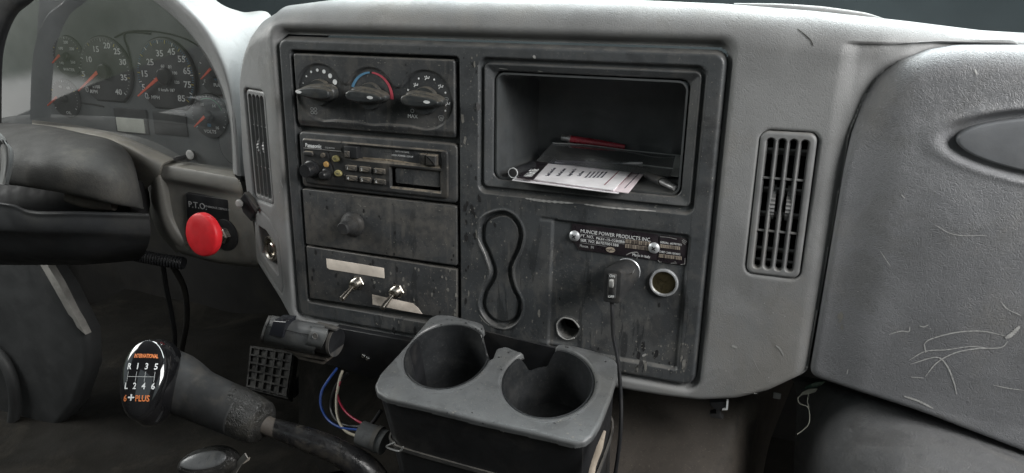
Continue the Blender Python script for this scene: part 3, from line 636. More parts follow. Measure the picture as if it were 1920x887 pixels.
# ================================================================== CASSETTE RADIO
rd = thing('cassette_radio', 'old black car cassette radio with dusty slot, numbered presets and round volume knob', 'car radio', (-0.1675, 0.0, 0.004))
plateY('surround', rb(-0.2710, -0.0648, 0.0040, 0.0710, 0.006), -0.0005, 0.010, 0.0025, 'module', rd)
def radioface():
    st = 0.0006
    X, Z = np.meshgrid(np.arange(-0.2665, -0.0735, st), np.arange(0.0075, 0.0650, st))
    se = sd_box(X, Z, -0.2655, -0.0745, 0.0085, 0.0640, 0.005)
    d = 0.0015 * ss(se, -0.0022, 0.0)
    s1 = sd_box(X, Z, -0.2045, -0.0830, 0.0425, 0.0608, 0.001); d += 0.0050 * ss(-s1, -0.0004, 0.0012) * ss(X, -0.2050, -0.195) * np.clip((Z - 0.0425) / 0.0055, 0, 1)
    s2 = sd_box(X, Z, -0.1852, -0.1620, 0.0462, 0.0598, 0.0008); d += 0.006 * ss(-s2, -0.0004, 0.001)
    s3 = sd_box(X, Z, -0.1487, -0.0835, 0.0145, 0.0402, 0.0015); d += 0.0030 * ss(-s3, -0.0004, 0.002)
    s4 = sd_box(X, Z, -0.1415, -0.0872, 0.0215, 0.0372, 0.0015); d += 0.0016 * ss(-s4, -0.0004, 0.001)
    d -= 0.0008 * ss(-0.2100 - X, 0, 0.001) * ss(Z, 0.0520, 0.0532)
    d += 0.0012 * np.exp(-((X + 0.2270 + (Z - 0.04) * 0.25) / 0.0016) ** 2) * (Z < 0.05) * (Z > 0.02)
    return gridmesh('faceplate', X, d - 0.0035, Z, se < 0.0001, 'radio', rd)
radioface()
FR_ = FY(0, -0.0037, 0)
plateY('display', rb(-0.1410, -0.0877, 0.0220, 0.0368, 0.0025), 0.0008, 0.004, 0.0003, 'lcd_dark', rd)
plateY('cassette_door', rb(-0.1610, -0.1120, 0.0470, 0.0600, 0.0006), -0.0002, 0.004, 0.0005, 'radio', rd)
discs('slot_tab', [(-0.167, 0.0535, 0.0030, 0.0018)], 'black', rd, FY(0, 0.0005, 0))
text('Panasonic', 0.0066, FY(-0.2598, -0.0046, 0.0556), 'white', rd, 'LEFT', sx=0.86, bold=0.00012)
text('CQ-R111U', 0.0028, FY(-0.2325, -0.0046, 0.0549), 'grey_print', rd, 'LEFT')
text('AUTO REVERSE', 0.0026, FY(-0.1330, -0.0004, 0.0572), 'white', rd)
text('HIGH POWER 15Wx4', 0.0030, FY(-0.1328, -0.0004, 0.0525), 'white', rd, sx=0.95)
ribbon('stripe', [[(-0.1585, 0.0549), (-0.1125, 0.0549)]], 0.0004, 'white', rd, FY(0, -0.0002, 0))
ribbon('stripe', [[(-0.2625, 0.0524), (-0.2100, 0.0524)]], 0.0007, 'scuff', rd, FY(0, -0.0046, 0))
for i, (a, b) in enumerate([(-0.1988, 0.0337), (-0.1799, 0.0337), (-0.1612, 0.0333), (-0.1986, 0.0215), (-0.1800, 0.0213), (-0.1611, 0.0210)]):
    bt = plateY('preset_button', rr(a + 0.0005, b, 0.0148, 0.0064, 0.0014), -0.0062, -0.002, 0.0010, 'radio', rd)
    if i != 2: text(str(i + 1), 0.0048, FY(a - 0.0035, -0.00625, b - 0.0002), 'white', bt)
    else: text('3', 0.0048, FY(a - 0.0035, -0.00625, b - 0.0002), 'grey_print', bt)
plateY('band_button', rr(-0.2560, 0.0462, 0.0130, 0.0054, 0.0026), -0.0062, -0.002, 0.0012, 'radio', rd)
lathe('round_button', [(0.0028, 0), (0.0026, 0.003), (0, 0.0034)], 'radio', rd, FY(-0.2360, -0.003, 0.0457))
lathe('amber_button', [(0.0036, 0), (0.0034, 0.002), (0.0028, 0.0028), (0, 0.003)], 'amber', rd, FY(-0.2325, -0.003, 0.0350))
for a, b in ((-0.2185, 0.0430), (-0.2165, 0.0258)):
    y_ = lathe('tuning_button', [(0.0045, 0), (0.0043, 0.002), (0.0036, 0.0030), (0, 0.0032)], 'olive', rd, FY(a, -0.003, b), sx=1.15, sy=0.88)
    ribbon('arrow_mark', [[(a - 0.0016, b + 0.0008), (a, b - 0.0008), (a + 0.0016, b + 0.0008)]], 0.0006, 'ink', y_, FY(0, -0.0063, 0))
vk = lathe('volume_knob', [(0.0108, 0), (0.0104, 0.003), (0.0088, 0.0038), (0.0082, 0.0130), (0.0074, 0.0146), (0, 0.0148)], 'black', rd, FY(-0.2535, -0.003, 0.0276))
lathe('tone_knob', [(0.0070, 0), (0.0068, 0.003), (0.0052, 0.0040), (0.0046, 0.010), (0.0036, 0.0112), (0, 0.0114)], 'black', rd, FY(-0.2330, -0.003, 0.0232), n=20)
plateY('eject_button', rb(-0.2035, -0.1865, 0.0462, 0.0600, 0.0012), -0.0095, 0.0, 0.0010, 'black', rd)
plateY('eject_cap', rb(-0.2030, -0.1960, 0.0470, 0.0545, 0.0012), -0.0105, -0.009, 0.0008, 'radio', rd)
plateY('wind_button', rb(-0.1085, -0.1010, 0.0458, 0.0580, 0.0008), -0.0060, 0.0, 0.0012, 'radio', rd)
plateY('wind_button', rb(-0.1000, -0.0875, 0.0458, 0.0580, 0.0012), -0.0082, 0.0, 0.0020, 'radio', rd)

plateY('dust_ledge', [(-0.1845, 0.0430), (-0.088, 0.0430), (-0.092, 0.0446), (-0.108, 0.0452), (-0.125, 0.0462), (-0.15, 0.0475), (-0.1845, 0.0470)], -0.0012, 0.001, 0.0008, 'tan_dust', rd)
# ================================================================== BLANK PANEL AND TOGGLE PANEL
bp_ = thing('blank_panel', 'dark blank panel with one rubber push button under the radio', 'panel', (-0.168, 0.0, -0.07))
plateY('panel_face', rb(-0.2712, -0.0660, -0.0695, 0.0010, 0.002), -0.0012, 0.008, 0.0012, 'module', bp_)
pb = lathe('push_button', [(0.0155, 0), (0.0155, 0.003), (0.0135, 0.006), (0.0115, 0.0072), (0.0112, 0.0115), (0.0092, 0.0135), (0.0080, 0.0145), (0.0078, 0.0225), (0.0066, 0.0240), (0, 0.0242)], 'rubber_black', bp_, FY(-0.2015, -0.001, -0.0352))
tp = thing('switch_panel', 'dark panel with two metal toggles and two tape strips, lowest in the centre stack', 'panel', (-0.168, 0.0, -0.143))
plateY('panel_face', [(-0.2715, -0.1415), (-0.0668, -0.1365), (-0.0662, -0.0745), (-0.2712, -0.0720)], -0.0012, 0.008, 0.0012, 'module', tp)
def toggle(x, z, lab):
    t = thing('toggle_switch', lab, 'toggle switch', (x, -0.001, z), 'chrome toggle switches below the masking tape')
    f = FY(x, -0.0012, z)
    lathe('hex_nut', [(0.0092, 0), (0.0092, 0.0022), (0.0084, 0.0030), (0.006, 0.003)], 'metal', t, f, n=6, smooth=20)
    prof = [(0.0060, 0.002)]
    for i in range(5): prof += [(0.0067, 0.0034 + i * 0.0016), (0.0059, 0.0042 + i * 0.0016)]
    prof += [(0.0062, 0.0116), (0.0048, 0.0124), (0.0032, 0.0110), (0.0, 0.0108)]
    lathe('threaded_collar', prof, 'metal', t, f, n=24)
    tip = Vector((x - 0.0010, -0.038, z - 0.0090)); b0 = Vector((x, -0.010, z))
    q = (tip - b0); ff = frame(b0, q, (0, 0, 1)); L_ = q.length
    lathe('bat_lever', [(0.0022, 0), (0.0024, 0.006), (0.0034, L_ - 0.003), (0.0032, L_ - 0.0008), (0.0018, L_), (0, L_)], 'metal', t, ff, n=20)
toggle(-0.1985, -0.1095, 'chrome toggle switch under the full straight strip of masking tape')
toggle(-0.1440, -0.1118, 'chrome toggle switch over the torn lower strip of masking tape')
def tape(pts, lab):
    o = plateY('masking_tape', pts, -0.0018, -0.0012, 0.0002, 'tape', None, smooth=20); tag(o, lab, 'tape', 'strips of masking tape on the toggle panel')
tape([(-0.2426, -0.0843), (-0.2200, -0.0846), (-0.1900, -0.0850), (-0.1618, -0.0856), (-0.1616, -0.0984), (-0.1900, -0.0982), (-0.2390, -0.0979), (-0.2424, -0.0960)], 'blank cream strip of masking tape above the left toggle switch')
tape([(-0.1796, -0.1222), (-0.1500, -0.1238), (-0.1241, -0.1250), (-0.1170, -0.1300), (-0.1116, -0.1367), (-0.1400, -0.1366), (-0.1795, -0.1352)], 'torn cream strip of masking tape with slanted end under the right toggle switch')

# ================================================================== AIR VENTS
def vent_mesh_grille(W=0.0500, H=0.1420):
    st = 0.0005
    X, Z = np.meshgrid(np.arange(-W / 2 - 0.001, W / 2 + 0.001, st), np.arange(-H / 2 - 0.001, H / 2 + 0.001, st))
    se = sd_box(X, Z, -W / 2, W / 2, -H / 2, H / 2, 0.008)
    t = np.clip((0.0035 + se) / 0.0035, 0, 1); d = 0.0035 * (1 - np.sqrt(np.maximum(0, 1 - t ** 2))) + 0.010 * ss(se, -0.0002, 0.0008)
    keep = se < 0.0008
    iw = W - 0.0100; pitch = iw / 4; hw = pitch * 0.5 - 0.0008
    for i in range(4):
        cx = -iw / 2 + pitch * (i + 0.5)
        s = np.hypot(X - cx, np.maximum(np.abs(Z) - (H / 2 - 0.0065 - hw), 0)) - hw
        d += 0.006 * ss(-s, -0.0007, 0.0016); keep &= s > -0.0018
    return X, d, Z, keep, pitch, iw
def make_vent():
    t = thing('air_vent', 'x', 'air vent', (0, 0, 0), 'tall louvred air vents')
    X, d, Z, keep, pitch, iw = vent_mesh_grille()
    gridmesh('grille', X, d, Z, keep, 'vent', t)
    for z in (0.026, -0.026): boxm('crossbar', (0, 0.0042, z), (iw - 0.002, 0.003, 0.0022), 'vent', t, 0.0006)
    for z in (0.050, 0.012, -0.012, -0.048, -0.060): boxm('vane', (0, 0.0150, z), (iw, 0.014, 0.0024), 'vane', t, 0.0008, Matrix.Rotation(math.radians(-30), 3, 'X'))
    for x in (-pitch * 0.5 - 0.0022, pitch * 0.5 + 0.0022):
        wh = []
        V = []; Fc = []; n = 52; r0 = 0.0165
        for i in range(n):
            a = 2 * PI * i / n; r = r0 + (0.0006 if i % 2 else -0.0004); V += [(x - 0.0022, 0.017 - r * math.cos(a), r * math.sin(a)), (x + 0.0022, 0.017 - r * math.cos(a), r * math.sin(a))]
        for i in range(n): j = (i + 1) % n; Fc.append((2 * i, 2 * i + 1, 2 * j + 1, 2 * j))
        Fc += [tuple(2 * i for i in range(n))[::-1], tuple(2 * i + 1 for i in range(n))]
        link(fixn(mesh(V, Fc)), 'thumbwheel', 'vent', t, 20)
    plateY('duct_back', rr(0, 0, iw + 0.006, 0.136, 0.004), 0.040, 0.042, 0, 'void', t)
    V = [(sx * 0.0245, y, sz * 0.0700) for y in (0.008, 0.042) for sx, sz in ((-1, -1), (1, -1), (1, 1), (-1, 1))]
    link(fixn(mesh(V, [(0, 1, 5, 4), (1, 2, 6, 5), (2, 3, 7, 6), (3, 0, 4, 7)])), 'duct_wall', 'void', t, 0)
    return t
def dup(root, label):
    r = root.copy(); C.objects.link(r); r['label'] = label
    for ch in list(root.children):
        c = ch.copy(); C.objects.link(c); c.parent = r
        for g in ch.children: d = g.copy(); C.objects.link(d); d.parent = c
    return r
v1 = make_vent(); v1['label'] = 'tall louvred air vent facing forward, beside the passenger dash pad'
v2 = dup(v1, 'narrow looking louvred air vent on the left flank between gauges and centre panel')
v1.location = (0.2722, -0.0005, 0.0370); v1.rotation_euler = (0, math.radians(-0.5), 0)
sV = 0.0452; v2.location = (-0.305 - sV * math.cos(PHI) + 0.0015 * math.sin(PHI), sV * math.sin(PHI) + 0.0015 * math.cos(PHI), 0.0427)
v2.rotation_euler = (0, 0, -PHI)

# ================================================================== SOCKETS, PLUG, NAME PLATES
so = thing('power_socket', 'empty chrome ringed power socket with tarnished brass inside, right of the plug', 'socket', (0.1685, 0.003, -0.057))
f = FY(0.1685, 0.0042, -0.0570)
lathe('socket_ring', [(0.0122, -0.004), (0.0122, 0.0020), (0.0130, 0.0034), (0.0144, 0.0034), (0.0152, 0.0020), (0.0150, -0.001)], 'bright', so, f, n=40)
lathe('socket_barrel', [(0.0122, 0.0008), (0.0118, -0.012), (0.0110, -0.028), (0.0, -0.0285)], 'brass', so, f, n=36)
pg = thing('switched_power_plug', 'black power plug with small ON OFF rocker and hanging cable in the left socket', 'power plug', (0.129, 0.0, -0.05))
lathe('socket_ring', [(0.0118, -0.004), (0.0122, 0.0008), (0.0136, 0.0010), (0.0143, 0.0004), (0.0141, -0.001)], 'bright', pg, FY(0.1292, 0.0040, -0.0500), n=36)
rows = []
for y, cx, cz, hw, hh, r in ((0.003, 0.1288, -0.0500, 0.0134, 0.0134, 0.0133), (-0.002, 0.1286, -0.0500, 0.0150, 0.0150, 0.0149), (-0.009, 0.1280, -0.0502, 0.0146, 0.0144, 0.0140), (-0.020, 0.1255, -0.0520, 0.0128, 0.0155, 0.0090), (-0.032, 0.1225, -0.0545, 0.0095, 0.0185, 0.0035), (-0.0345, 0.1222, -0.0548, 0.0085, 0.0176, 0.0030), (-0.035, 0.1222, -0.0548, 0.0070, 0.0160, 0.0025)):
    rows.append([(a, y, b) for a, b in rr(cx, cz, 2 * hw, 2 * hh, r, 6)])
V = [p for r_w in rows for p in r_w]; n = len(rows[0]); Fc = [(l * n + i, l * n + (i + 1) % n, (l + 1) * n + (i + 1) % n, (l + 1) * n + i) for l in range(len(rows) - 1) for i in range(n)] + [tuple(range((len(rows) - 1) * n, len(rows) * n))]
link(fixn(mesh(V, Fc)), 'plug_body', 'rubber_black', pg, 40)
plateY('switch_bezel', rr(0.1222, -0.0540, 0.0088, 0.0265, 0.0014), -0.0362, -0.034, 0.0006, 'module', pg)
boxm('rocker', (0.1222, -0.0385, -0.0500), (0.0044, 0.0040, 0.0085), 'scuff', pg, 0.0008, Matrix.Rotation(0.25, 3, 'X'))
boxm('rocker', (0.1222, -0.0372, -0.0585), (0.0044, 0.0026, 0.0085), 'void', pg, 0.0006)
text('ON', 0.0038, FY(0.1222, -0.0364, -0.0430), 'white', pg, bold=0.0001); text('OFF', 0.0036, FY(0.1222, -0.0364, -0.0652), 'white', pg, bold=0.0001)
tube('cable', [at(1147, 566, -0.030), at(1148, 590, -0.032), at(1150, 630, -0.034), at(1159, 680, -0.038), at(1164, 740, -0.045), at(1164, 800, -0.055), at(1158, 860, -0.06), at(1146, 930, -0.06)], 0.0021, 'black', pg, n=10, res=70)

def scr(x, z, par, y=0.0):
    s = lathe('screw', [(0.0060, 0), (0.0057, 0.0012), (0.0040, 0.0026), (0.0020, 0.0032), (0, 0.0033)], 'bright', par, FY(x, y, z), n=24)
    ribbon('cross_slot', [[(x - 0.002, z - 0.0016), (x + 0.002, z + 0.0016)], [(x - 0.0016, z + 0.002), (x + 0.0016, z - 0.002)]], 0.0011, 'void', s, FY(0, y - 0.0033, 0))
FP = FY(0, 0.0032, 0); py_ = 0.0029
pl = thing('maker_plate', 'wide black maker plate lettered in white, held by two crosshead screws', 'name plate', (0.113, 0.003, -0.034))
plateY('plate_base', [(0.0672, -0.0048), (0.1590, -0.0058), (0.1596, -0.0338), (0.0760, -0.0328), (0.0712, -0.0258), (0.0672, -0.0255)], py_, 0.005, 0.0002, 'plate', pl)
FT = py_ - 0.0002; SL = Matrix.Rotation(math.radians(-0.6), 4, 'Z')
def tx(s, x, z, size, w_, m='white', par=pl, **k):
    o = text(s, size, FY(x, FT, z) @ SL, m, par, 'LEFT', **k)
    xs = [v.co.x for v in o.data.vertices]; wd = max(xs) - min(xs); x0 = min(xs)
    for v in o.data.vertices: v.co.x = x0 + (v.co.x - x0) * w_ / wd
tx('MUNCIE POWER PRODUCTS INC.', 0.0768, -0.0117, 0.0056, 0.0748)
tx('PT. NO.', 0.0770, -0.0170, 0.0042, 0.0145); tx('PKS1-15-02BSBB', 0.0942, -0.0178, 0.0038, 0.0305)
tx('SER. NO.', 0.0773, -0.0219, 0.0042, 0.0160); tx('B0707001388', 0.0944, -0.0224, 0.0040, 0.0240)
tx('Muncie,   IN', 0.0768, -0.0281, 0.0042, 0.0150, 'grey_print'); tx('Made in Italy', 0.1338, -0.0307, 0.0042, 0.0185)
ribbon('rule_line', [[(0.0770, -0.0148), (0.1250, -0.0152)], [(0.0770, -0.0198), (0.1250, -0.0202)], [(0.0775, -0.0246), (0.1060, -0.0250)]], 0.0003, 'grey_print', pl, FY(0, FT, 0))
plateY('barcode', rb(0.1259, 0.1515, -0.0188, -0.0148, 0.0002), FT - 0.0001, FT + 0.0001, 0, 'barcode', pl); plateY('barcode', rb(0.1259, 0.1515, -0.0241, -0.0200, 0.0002), FT - 0.0001, FT + 0.0001, 0, 'barcode', pl)
def bars(x0, x1, z0, z1, par):
    P = []; W_ = []; x = x0
    while x < x1: P.append([(x, z0), (x, z1)]); x += random.choice((0.0008, 0.0011, 0.0015, 0.0020))
    ribbon('barcode_bars', P, 0.00045, 'plate', par, FY(0, FT - 0.0001, 0))
bars(0.1275, 0.1508, -0.0187, -0.0149, pl); bars(0.1275, 0.1508, -0.0240, -0.0201, pl)
discs('oval_mark', [(0.1105, -0.0283, 0.0050, 0.0030)], 'barcode', pl, FY(0, FT, 0), n=24)
ribbon('oval_mark_lines', [[(0.1060, -0.0283), (0.1150, -0.0283)], [(0.1090, -0.0300), (0.1120, -0.0266)]], 0.0006, 'plate', pl, FY(0, FT - 0.0003, 0))
scr(0.0707, -0.0180, pl, py_); scr(0.1558, -0.0205, pl, py_)
press(pl, bz, [([(1174, 478), (1184, 474), (1196, 474), (1194, 486)], 0.0012)], 'scratch_mark', lift=0.002)
sp2 = thing('serial_plate', 'small worn black serial number plate with two barcodes, right of the wide plate', 'name plate', (0.175, 0.003, -0.036))
plateY('plate_base', rb(0.1600, 0.1893, -0.0352, -0.0062, 0.003), py_ - 0.0001, 0.005, 0.0002, 'plate', sp2)
tx('SERIAL #0707001', 0.1616, -0.0135, 0.0030, 0.0215, 'white', sp2); tx('OBD 24K100402', 0.1612, -0.0238, 0.0030, 0.0215, 'white', sp2)
plateY('barcode', rb(0.1616, 0.1820, -0.0192, -0.0158, 0.0002), FT - 0.0002, FT + 0.0001, 0, 'barcode', sp2); plateY('barcode', rb(0.1614, 0.1845, -0.0298, -0.0262, 0.0002), FT - 0.0002, FT + 0.0001, 0, 'barcode', sp2)
bars(0.1625, 0.1815, -0.0191, -0.0159, sp2); bars(0.1625, 0.1840, -0.0297, -0.0263, sp2)
ribbon('worn_edge', [[(0.1610, -0.0075), (0.1700, -0.0072), (0.1780, -0.0082)], [(0.1832, -0.0085), (0.1875, -0.0110)], [(0.1842, -0.0075), (0.1882, -0.0095)], [(0.1835, -0.0100), (0.1870, -0.0128)], [(0.1740, -0.0345), (0.1800, -0.0335), (0.1778, -0.0318)], [(0.1880, -0.0270), (0.1882, -0.0335), (0.1840, -0.0345)], [(0.1608, -0.0330), (0.1630, -0.0350), (0.1645, -0.0342)]], 0.0006, 'scuff', sp2, FY(0, FT - 0.0002, 0))

# ================================================================== THINGS IN THE CUBBY
def flat(name, pts, z, th, m, parent=None, sag=0.0):
    P = [atz(a, b, z) for a, b in pts]; n = len(P)
    V = [(p[0], p[1], z + th / 2) for p in P] + [(p[0], p[1], z - th / 2) for p in P]
    return link(fixn(mesh(V, [tuple(range(n)), tuple(range(2 * n - 1, n - 1, -1))] + [(i, n + i, n + (i + 1) % n, (i + 1) % n) for i in range(n)])), name, m, parent, 20)
z0 = 0.0400
pp = thing('printed_papers', 'stack of printed white leaflets with black band lying on the cubby floor', 'papers', (0.06, 0.05, z0 - 0.003))
flat('sheet', [(960, 338), (1159, 363), (1200, 312), (1010, 300)], z0 - 0.0012, 0.0008, 'paper', pp)
flat('sheet', [(969, 334), (1178, 362), (1216, 316), (1024, 290)], z0, 0.0008, 'paper_pink', pp)
flat('sheet', [(975, 333), (1150, 357), (1196, 310), (1024, 288)], z0 + 0.0012, 0.0008, 'paper', pp)
flat('black_band', [(969, 333.5), (1000, 337), (1040, 293), (1022, 290)], z0 + 0.0022, 0.0004, 'plate', pp)
def onsheet(pxa, pxb, z): a = atz(*pxa, z); b = atz(*pxb, z); return a, b
def ptext(s, pa, pb, size, m, par=pp, z=z0 + 0.0026):
    a, b = onsheet(pa, pb, z); dx = Vector(b - a); L_ = dx.length; x = dx.normalized(); n_ = Vector((0, 0, 1)); y = n_.cross(x)
    fr_ = Matrix(((x.x, y.x, 0, a[0]), (x.y, y.y, 0, a[1]), (x.z, y.z, 1, z), (0, 0, 0, 1)))
    o = text(s, size, fr_, m, par, 'LEFT'); return o
ptext('WINTE', (990, 331), (1014, 307), 0.013, 'white')
for i, (x_, s) in enumerate(((1026, 'Small Contact Form'), (1046, 'Mon Post Contact'), (1066, 'Large Contact To'), (1085, 'Last Person'))): ptext(s, (x_, 330), (x_ + 20, 309), 0.0055, 'ink', z=z0 + 0.0018)
for i in range(5): ptext('Environment waste line', (1097 + i * 7.5, 333), (1117 + i * 7.5, 313), 0.0034, 'ink', z=z0 + 0.0018)
def pline(pa, pb, wd, m, z):
    a, b = onsheet(pa, pb, z); t = (b - a) / np.linalg.norm(b - a); n_ = np.array([-t[1], t[0], 0]) * wd / 2
    link(mesh([a + n_, a - n_, b - n_, b + n_], [(0, 1, 2, 3)]), 'printed_line', m, pp, 0)
pline((1133, 347), (1160, 321), 0.0012, 'ink_red', z0 + 0.0018); pline((1158, 350), (1186, 322), 0.0010, 'ink_red', z0 + 0.0006); pline((1171, 353), (1199, 324), 0.0010, 'ink', z0 + 0.0006)
ptext('CONTACT HOUR 23', (1145, 345), (1168, 322), 0.0046, 'ink_red', z=z0 + 0.0008)
sl = thing('clear_document_sleeve', 'smoky clear plastic sleeve with folded documents lying behind the leaflets', 'sleeve', (0.08, 0.1, 0.04))
loft('sleeve_film', [[(1036, 269, 0.105), (1100, 273, 0.108), (1180, 283, 0.110), (1230, 290, 0.110), (1278, 293, 0.108)],
                     [(1020, 285, 0.095), (1098, 290, 0.086), (1180, 300, 0.088), (1230, 307, 0.090), (1277, 311, 0.092)],
                     [(1003, 305, 0.082), (1098, 312, 0.074), (1180, 322, 0.070), (1230, 328, 0.068), (1272, 331, 0.066)]], 'sleeve', sl, nu=40, nv=10, thick=0.0008)
loft('document', [[(1040, 276, 0.108), (1120, 281, 0.110), (1190, 291, 0.112), (1262, 299, 0.112)], [(1042, 290, 0.097), (1120, 296, 0.096), (1190, 305, 0.098), (1262, 312, 0.099)], [(1044, 301, 0.088), (1120, 305, 0.090), (1190, 312, 0.092), (1262, 320, 0.092)]], 'cover', sl, nu=20, nv=5, thick=0.001)
loft('document_edge', [[(1042, 300, 0.0850), (1120, 303, 0.0835), (1205, 304, 0.0850)], [(1040, 305.5, 0.0800), (1120, 307, 0.0785), (1205, 306, 0.0820)]], 'paper', sl, nu=20, nv=3, thick=0.0006)
tube('sleeve_seam_highlight', [at(1036, 268, 0.104), at(1100, 272, 0.107), at(1180, 282, 0.109), at(1278, 292, 0.107)], 0.0007, 'grey_print', sl, n=6)  # pale tubes draw the highlights along the sleeve's seamed edges
tube('sleeve_seam_highlight', [at(1098, 302, 0.080), at(1180, 307, 0.082), at(1262, 316, 0.084)], 0.0006, 'grey_print', sl, n=6)
loft('sleeve_end_tab', [[(1266, 292, 0.105), (1279, 293, 0.104)], [(1262, 311, 0.090), (1277, 312, 0.088)], [(1258, 329, 0.066), (1272, 331, 0.064)]], 'sleeve_tab', sl, nu=6, nv=4, thick=0.0006)
pen = thing('red_pen', 'red ballpoint pen with silver end lying on top of the clear sleeve', 'pen', (0.0, 0.11, 0.06))
pA, pB, pC = at(1053, 258, 0.112), at(1068, 260.5, 0.1125), at(1172, 276, 0.116)
tube('pen_barrel', [pB, (pB + pC) / 2, pC], [0.0042, 0.0043, 0.0030], 'pen_red', pen, res=12, n=14); tube('pen_end', [pA, (pA + pB) / 2, pB], [0.0034, 0.0036, 0.0036], 'silver', pen, res=6, n=14)
tube('pen_ring', [pB - (pC - pB) * 0.02, pB, pB + (pC - pB) * 0.02], 0.0047, 'silver', pen, res=4, n=14)
ca = thing('black_capped_tube', 'small black tube with white ring lying in the left corner of the cubby', 'tube', (-0.01, 0.03, 0.04))
a_, b_2 = atz(962, 324, 0.044), atz(988, 314, 0.044)
tube('tube_body', [a_, (a_ + b_2) / 2, b_2 + (b_2 - a_) * 0.4], 0.0052, 'black', ca, res=8, n=20)
dv = Vector(a_ - b_2).normalized(); lathe('end_ring', [(0.0049, 0.0004), (0.0056, 0.0008), (0.0056, -0.0004), (0.0050, -0.0004)], 'white', ca, frame(a_, dv), n=24)
lathe('end_cap', [(0.0049, 0.0), (0.0044, 0.0010), (0, 0.0012)], 'black', ca, frame(a_, dv), n=24)
kt = thing('folding_tool', 'dull grey folding tool lying at the right side of the cubby', 'tool', (0.15, 0.05, 0.035))
tA, tB, tC = atz(1214, 329, 0.041), atz(1245, 342, 0.043), atz(1268, 354, 0.042)
tube('tool_handle', [tA, (tA + tB) / 2, tB], [0.0050, 0.0075, 0.0070], 'module', kt, res=14, n=12, flat=0.7); tube('tool_head', [tB, (tB + tC) / 2, tC], [0.0062, 0.0058, 0.0045], 'silver', kt, res=10, n=12, flat=0.6)

# ================================================================== CUP HOLDER
ch = thing('cup_holder', 'grey twin cup holder bolted under the centre panel, two open round wells', 'cup holder', (0.02, -0.09, -0.40))
TA = math.radians(13); CP = np.array([0.0, -0.09, -0.145]); CV = np.array([0, math.cos(TA), math.sin(TA)]); CN = np.array([0, -math.sin(TA), math.cos(TA)])
def cuv(px, py):
    r = ray(px, py); q = CAM + r * (np.dot(CP - CAM, CN) / np.dot(r, CN)); return (q[0], float(np.dot(q - CP, CV)))
CF = Matrix(((1, 0, 0, CP[0]), (0, CV[1], CN[1], CP[1]), (0, CV[2], CN[2], CP[2]), (0, 0, 0, 1)))
OUTP = [cuv(*p) for p in [(805, 596), (818, 590), (845, 590), (893, 601), (905, 606), (909, 618), (900, 632), (880, 652), (905, 676), (924, 672), (931, 652), (948, 648), (982, 661), (988, 672), (990, 705), (1013, 712), (1030, 705), (1034, 672), (1036, 656), (1046, 645), (1062, 643), (1110, 655), (1146, 668), (1157, 678), (1158, 700), (1146, 740), (1126, 792), (1112, 816), (1096, 828), (1078, 831), (1050, 825), (900, 788), (724, 746), (706, 735), (702, 722), (712, 702), (750, 660)]]
H1 = (-0.0440, 0.0145, 0.0470, 0.0560, 0.30); H2 = (0.0735, 0.0032, 0.0475, 0.0540, 0.25)
def sde(U_, V_, h):
    c, s = math.cos(h[4]), math.sin(h[4]); x = (U_ - h[0]) * c + (V_ - h[1]) * s; y = -(U_ - h[0]) * s + (V_ - h[1]) * c
    k = np.hypot(x / h[2], y / h[3]); return (k - 1) * 0.5 * (h[2] + h[3])
def hpt(h, t, k=1.0):
    x, y = h[2] * k * math.cos(t), h[3] * k * math.sin(t); c, s = math.cos(h[4]), math.sin(h[4]); return h[0] + x * c - y * s, h[1] + x * s + y * c
def cuptop():
    st = 0.0010
    U_, V_ = np.meshgrid(np.arange(-0.110, 0.150, st), np.arange(-0.095, 0.100, st))
    sd = sd_poly(U_, V_, OUTP)
    for _ in range(9): sd[1:-1, 1:-1] = (sd[1:-1, 1:-1] * 2 + sd[:-2, 1:-1] + sd[2:, 1:-1] + sd[1:-1, :-2] + sd[1:-1, 2:]) / 6
    a, b, pull, keep = wrapgrid(U_, V_, sd, 0.003, 0.006)
    for h in (H1, H2):
        s = sde(U_, V_, h); t = np.clip((0.002 - s) / 0.002, 0, 1); pull = pull + np.where(s < 0.002, 0.002 * (1 - np.sqrt(np.maximum(0, 1 - t * t))), 0) + 0.004 * ss(-s, -0.0002, 0.0018); keep &= s > -0.0022
        pull = pull - 0.0006 * np.exp(-((s - 0.0035) / 0.0015) ** 2)
    pull = pull + 0.0006 * np.sin(a * 50) * np.sin(b * 61)
    P = CP[None, None, :] + a[..., None] * np.array([1, 0, 0]) + b[..., None] * CV - pull[..., None] * CN
    return gridmesh('top_plate', P[..., 0], P[..., 1], P[..., 2], keep, 'cup', ch)
cuptop()
def wang(h, px, py):
    u, v = cuv(px, py); c, s = math.cos(h[4]), math.sin(h[4]); return math.atan2((-(u - h[0]) * s + (v - h[1]) * c) / h[3], ((u - h[0]) * c + (v - h[1]) * s) / h[2])
def wspan(h, pa, pb): a, b = wang(h, *pa), wang(h, *pb); return (a + b) / 2, abs(a - b) / 2
